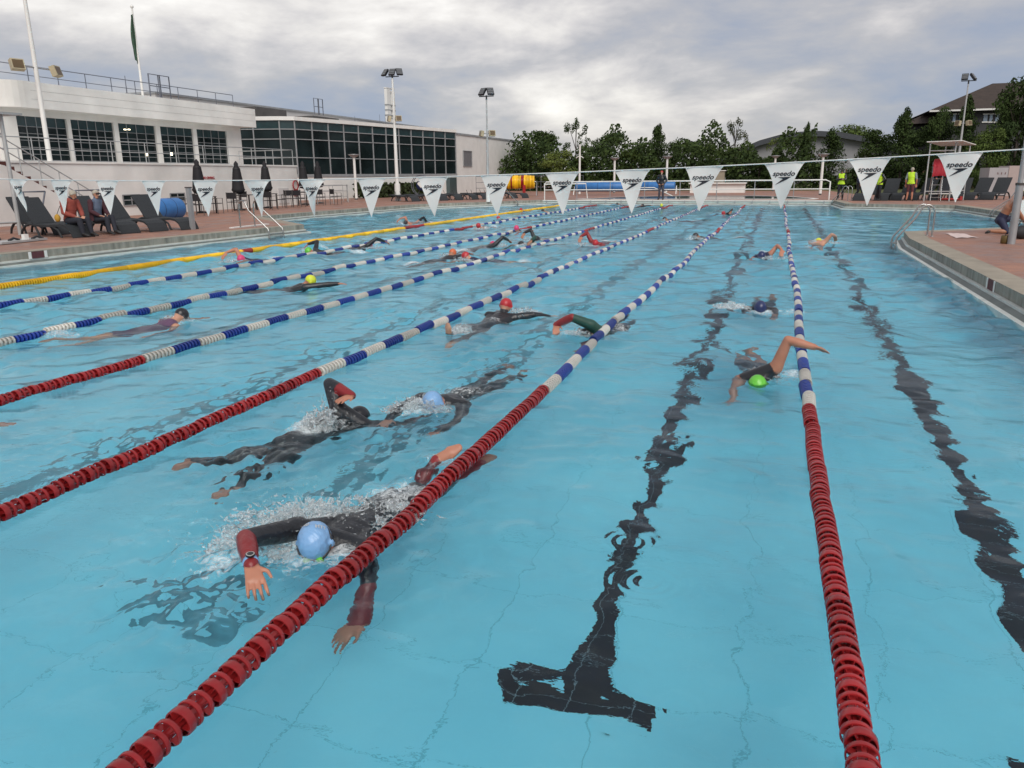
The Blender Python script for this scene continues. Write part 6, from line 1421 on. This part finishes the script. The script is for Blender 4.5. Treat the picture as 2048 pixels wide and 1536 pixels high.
    person('person', 'swimmer in a bright red cap swimming away, one bare heel breaking the surface', J, .011, 'pale', [('wetsuit', ('chest', 'waist', 'hips', 'upperarm', 'thigh', 'shin', 'forearm', 'neck'), 'black', .005)], cap='capred', group=GS, face=(0, .8, -.6))
    # arm in red and green sleeve
    J = dict(head=(-1.98, 8.62, -.04), neck=(-1.93, 8.72, -.03), chest=(-1.87, 8.9, -.12), hip=(-1.78, 9.25, -.1), shA=(-1.92, 8.62, .10), elA=(-2.12, 8.50, .20), wrA=(-2.32, 8.55, .10), fiA=(-2.28, 8.42, .0), shB=(-1.75, 8.8, -.1), elB=(-1.9, 8.5, -.3), wrB=(-2.0, 8.3, -.4), fiB=(-2.03, 8.15, -.42),
             hipA=(-1.87, 9.27, -.1), knA=(-1.82, 9.65, -.18), anA=(-1.8, 10.0, -.12), toeA=(-1.8, 10.15, -.14), hipB=(-1.70, 9.27, -.1), knB=(-1.66, 9.65, -.22), anB=(-1.64, 9.98, -.3), toeB=(-1.64, 10.1, -.34))
    person('person', 'swimmer with a red and dark green sleeve bent over beside the second lane rope', J, .010, 'warm', [('green_shoulder', ('upperarm', 'chest'), 'green', .006), ('red_sleeve', ('forearm',), 'red', .006), ('wetsuit', ('waist', 'hips', 'thigh', 'shin'), 'black', .005)], cap='capblack', group=GS, face=(0, -.4, -1))
    # navy and orange cap
    J = swim_pose(-.12, 10.82, 178, .02, 'none')
    person('person', 'swimmer showing only a navy and orange cap, left of the rightmost lane rope', J, .012, 'tan', [('wetsuit', ('chest', 'waist', 'hips', 'upperarm', 'thigh'), 'black', .005)], cap='capnavy', group=GS, face=(0, -.9, -.5), goggles='caporange')
    # yellow cap
    J = swim_pose(-7.28, 11.25, -62, .10, 'side')
    person('person', 'swimmer in a yellow cap with a long black sleeved arm stretched to the right', J, .011, 'warm', [('wetsuit', ('chest', 'waist', 'hips', 'upperarm', 'thigh', 'shin', 'forearm'), 'black', .005)], cap='capyellow', group=GS, face=(.6, .5, -.5))
def swim_pose(x, y, hd, z, arm, roll=0.0, el=.24, legs_up=0.0):
    """hd: heading of the crown in degrees counter-clockwise from +Y; arm: which pose the recovering arm A (left of the heading) or B takes"""
    a = rad(hd); f = V((-math.sin(a), math.cos(a), 0)); s = V((math.cos(a), math.sin(a), 0)); o = V((x, y, z))
    def p(sd, fd, h): return V((o.x, o.y, 0))+s*sd+f*fd+V((0, 0, h))
    J = dict(head=p(0, 0, z), neck=p(0, -.12, z*.4-.02), chest=p(0, -.33, -.10), hip=p(0, -.72, -.16), shA=p(-.17, -.14, -.04), shB=p(.17, -.14, -.04), hipA=p(-.09, -.75, -.17), hipB=p(.09, -.75, -.17), knA=p(-.1, -1.13, -.26), knB=p(.1, -1.13, -.3), anA=p(-.1, -1.5, -.19), anB=p(.1, -1.48, -.4), toeA=p(-.1, -1.66, -.19), toeB=p(.1, -1.63, -.45))
    fwd = lambda q: dict([('el'+q, p((-.2 if q == 'A' else .2), .14, -.08)), ('wr'+q, p((-.18 if q == 'A' else .18), .38, -.13)), ('fi'+q, p((-.17 if q == 'A' else .17), .55, -.16))])
    dwn = lambda q: dict([('el'+q, p((-.22 if q == 'A' else .22), -.02, -.25)), ('wr'+q, p((-.18 if q == 'A' else .18), -.15, -.45)), ('fi'+q, p((-.16 if q == 'A' else .16), -.28, -.54))])
    def rec(q):
        g = -1 if q == 'A' else 1
        return {'sh'+q: p(g*.17, -.15, .07), 'el'+q: p(g*.30, -.20, .07+el*.9), 'wr'+q: p(g*.40, .02, .12+el*.35), 'fi'+q: p(g*.40, .17, .05+el*.1)}
    def reach(q):
        g = -1 if q == 'A' else 1
        return {'sh'+q: p(g*.17, -.12, .06), 'el'+q: p(g*.26, .10, .24), 'wr'+q: p(g*.24, .34, .16), 'fi'+q: p(g*.22, .50, .08)}
    if arm == 'A': J.update(fwd('B')); J.update(rec('A'))
    elif arm == 'B': J.update(fwd('A')); J.update(rec('B'))
    elif arm == 'rA': J.update(dwn('B')); J.update(reach('A'))
    elif arm == 'rB': J.update(dwn('A')); J.update(reach('B'))
    elif arm == 'side': J.update(dwn('A')); J.update({'shB': p(.14, -.08, .02), 'elB': p(.14, .20, .05), 'wrB': p(.10, .45, .06), 'fiB': p(.07, .6, .05)})
    elif arm == 'both': J.update(rec('A')); J.update(rec('B'))
    else: J.update(fwd('A')); J.update(dwn('B'))
    return J
ALLSUIT = ('chest', 'waist', 'hips', 'upperarm', 'thigh', 'shin', 'forearm')
FAR = [  # px, py, heading, arm, cap, skin, suit(None|material), z, label
 (483, 519, 175, 'B', 'pink', 'warm', None, .05, 'swimmer in a pink cap with a bare bent arm just below the yellow rope'),
 (618, 503, 120, 'B', 'capgreen', 'warm', 'black', .04, 'swimmer with a black sleeved arm bent above the water, under the yellow rope'),
 (738, 492, -40, 'rB', 'pink', 'warm', 'black', .04, 'swimmer raising a black sleeved forearm and hand beside the blue and white rope'),
 (905, 507, -20, 'side', 'caporange', 'tan', 'black', .10, 'swimmer in an orange cap turned to breathe, black arm stretched to the left'),
 (932, 513, 100, 'none', 'capred', 'pale', None, .08, 'bare shouldered swimmer in a red cap right behind the orange capped one'),
 (812, 446, 150, 'B', 'capblack', 'warm', None, .04, 'swimmer beyond the yellow rope with a bent bare arm'),
 (842, 445, 160, 'rA', 'capblack', 'warm', 'black', .03, 'swimmer in black beyond the yellow rope, right behind the bare armed one'),
 (957, 452, 175, 'none', 'capred', 'pale', None, .09, 'swimmer in a red cap just below the yellow rope, left of the pink cap'),
 (1033, 457, 178, 'none', 'pink', 'pale', None, .13, 'swimmer with a bright pink cap lifted above the water'),
 (1074, 479, 170, 'B', 'capblack', 'tan', 'black', .03, 'swimmer whose black sleeved elbow points straight up, right of the pink cap'),
 (1043, 490, 150, 'A', 'capblack', 'tan', 'green', .04, 'swimmer in dark green sleeve low in the water left of the upright elbow'),
 (985, 490, -20, 'rB', 'pink', 'warm', 'black', .04, 'swimmer in a pink cap low in the foam between the ropes'),
 (1191, 487, 175, 'B', 'capred', 'warm', 'red', .03, 'swimmer with a red sleeved arm bent high in the middle lane'),
 (997, 437, 175, 'none', 'capred', 'pale', 'black', .09, 'swimmer in a red cap right on the far part of the yellow rope'),
 (1042, 420, 170, 'none', 'capred', 'pale', None, .09, 'distant swimmer in a red cap beyond the yellow rope'),
 (1086, 422, 120, 'none', 'capblack', 'tan', None, .07, 'distant tanned swimmer close to the end of the yellow rope'),
 (1235, 409, 100, 'none', 'capblack', 'tan', 'black', .08, 'distant dark swimmer near the footbridge, left lane'),
 (1285, 411, -60, 'side', 'capblack', 'tan', 'black', .07, 'distant dark swimmer reaching to the right near the footbridge'),
 (1323, 411, 178, 'none', 'capyellow', 'pale', None, .13, 'distant swimmer with a pale yellow cap below the person on the footbridge'),
 (1330, 439, 90, 'none', 'capblack', 'tan', 'black', .05, 'distant swimmer in black between the two far ropes'),
 (1392, 473, 100, 'none', 'capblack', 'tan', 'black', .05, 'swimmer in a patch of foam left of the second rope'),
 (1447, 427, 150, 'A', 'capred', 'tan', 'black', .07, 'distant swimmer in a red cap in the second lane from the right'),
 (1523, 512, 178, 'A', 'capnavy', 'warm', None, .04, 'swimmer with a tanned arm bent high, left of the rightmost rope at mid distance'),
 (1637, 484, -5, 'B', 'capyellow', 'pale', None, .04, 'swimmer with a bare arm bent in the rightmost lane'),
]
def far_swimmers():
    for i, (px, py, hd, arm, cap, skin, suit, z, lab) in enumerate(FAR):
        q = P(px, py, z=z); J = swim_pose(q.x, q.y, hd, z, arm, el=.24 if i in (9, 12) else .2)
        wear = [('wetsuit', ALLSUIT, suit, .006)] if suit else [('swimsuit', ('hips', 'waist') if i % 2 else ('hips', 'waist', 'chest'), 'navy', .005)]
        a = rad(hd); f = V((-math.sin(a), math.cos(a), 0))
        person('person', lab, J, .015 if q.y < 30 else .02, skin, wear, cap=cap, group=GS, face=f*.45+V((0, 0, -1)))
        R = .55; DIST.append((q.x, q.y, R, .9, .26 if q.y < 35 else .2)); DIST.append((q.x-f.x*1.2, q.y-f.y*1.2, .45, .8, .30))
        if q.y < 34:
            g = 1 if 'B' in arm else -1; s = V((math.cos(a), math.sin(a), 0))
            splash(q.x+s.x*g*.25+f.x*.05, q.y+s.y*g*.25+f.y*.05, .30, .13, 170, 100+i, ' '.join(('small splash round '+lab.replace('swimmer', 'the swimmer', 1).split(',')[0]).split()[:16]))
def last_swimmer():
    q = P(-8, 842, z=.02)
    J = swim_pose(q.x-.55, q.y-.5, -30, .03, 'side'); 
    J['elB'] = V((q.x-.3, q.y-.15, -.05)); J['wrB'] = V((q.x-.06, q.y-.02, -.04)); J['fiB'] = V((q.x+.12, q.y+.05, -.03))
    person('person', 'swimmer at the left edge of whom only a pink hand shows in the photo', J, .012, 'warm', [('wetsuit', ('chest', 'waist', 'hips', 'upperarm', 'thigh'), 'black', .005)], cap='capblack', group=GS, face=(0, .5, -1))
near_swimmers(); far_swimmers(); last_swimmer()
DIST += [(-2.35, 2.4, .38, .8, .0), (-2.05, 2.35, .3, .8, .0), (-2.45, 3.3, .3, 1.1, 0), (-2.6, 4.6, .4, 1.0, 0), (-2.65, 7.0, .6, .9, 0), (-2.7, 8.0, .6, .9, 0), (-4.2, 4.0, .5, .9, 0), (-4.35, 5.4, .6, .9, 0), (-4.5, 7.0, .7, .9, 0), (-4.6, 9.0, .9, .9, 0), (-2.02, 3.02, .42, 1.0, .30), (-2.2, 3.25, .35, 1.0, .36), (-1.95, 3.75, .35, .9, .26), (-1.9, 4.3, .3, .9, .18), (-2.35, 2.75, .32, .9, .22), (-2.6, 2.75, .4, .8, 0), (-3.0, 4.85, .33, .9, .22), (-3.1, 4.65, .25, .8, .42), (-3.3, 4.15, .4, .8, .05),
         (-2.6, 5.4, .35, 1.0, .34), (-2.4, 5.9, .4, .9, .22), (-2.2, 6.4, .45, .8, .05), (.1, 7.1, .35, .7, .18), (.25, 7.25, .22, .6, .30), (-.15, 8.2, .45, .9, .10), (-7.2, 7.95, .35, .7, .24), (-7.9, 6.9, .4, .6, .24), (-3.3, 9.3, .4, .9, .24), (-3.45, 8.35, .3, .8, .30), (-2.95, 9.6, .3, .8, .28), (-2.1, 8.5, .35, .9, .24), (-1.75, 9.1, .45, .8, .2),
         (-.1, 10.8, .45, .9, .28), (-.5, 10.9, .3, .8, .40), (.3, 10.7, .3, .7, .25), (-7.2, 11.2, .45, .7, .12), (-7.9, 10.6, .6, .6, .04), (-.55, 3.9, .25, .18, 0), (-.5, 5.1, .35, .25, 0), (-2.95, 3.8, .4, .9, .06), (-3.2, 3.95, .35, .8, .08)]
splash(-2.24, 3.20, .30, .18, 1900, 1, 'big splash thrown up beside the light blue capped swimmer nearest the camera', (-.3, .1), .8)
splash(-2.40, 2.92, .24, .09, 900, 2, 'spray around the elbow of the nearest swimmer', (-.3, -.1), .7)
splash(-1.92, 3.45, .26, .05, 600, 3, 'spray over the back of the nearest swimmer', (0, 0), .75)
splash(-3.06, 4.70, .17, .22, 1300, 4, 'fan of water falling from the bent arm of the black wetsuit swimmer', (.25, .25), .8)
splash(-2.58, 5.36, .24, .13, 1000, 5, 'white splash over the blue capped swimmer near the photo centre', (0, 0), .85)
splash(.05, 7.28, .20, .10, 260, 6, 'small splash behind the lime green cap', (0, 0), .8)
splash(-.50, 10.85, .26, .13, 330, 7, 'white splash left of the navy and orange cap')
splash(-3.05, 9.58, .26, .16, 300, 8, 'spray right of the bright red cap')
splash(-3.42, 8.45, .2, .10, 220, 9, 'white water beside the heel of the red capped swimmer')
splash(-2.02, 8.48, .25, .08, 220, 10, 'spray under the red and green sleeve')
splash(-7.22, 7.98, .22, .10, 200, 11, 'spray around the black cap with a white stripe')
lane_rope(0.35, 'rightmost lane rope, running almost straight up the photo', 1)
lane_rope(-1.75, 'second lane rope from the right, running from the bottom left corner', 2, wob=.05)
lane_rope(-3.85, 'third lane rope from the right, red end meeting the left edge halfway down', 3)
lane_rope(-5.87, 'fourth lane rope from the right, red end just below the black capped swimmer', 4)
lane_rope(-8.1, 'blue and white lane rope just above the black capped swimmer', 5)
lane_rope(-10.35, 'blue and white lane rope next to the yellow one', 6)
lane_rope(-12.4, 'yellow lane rope with one short and one long red section', 7, kind='yellow')
build_water()
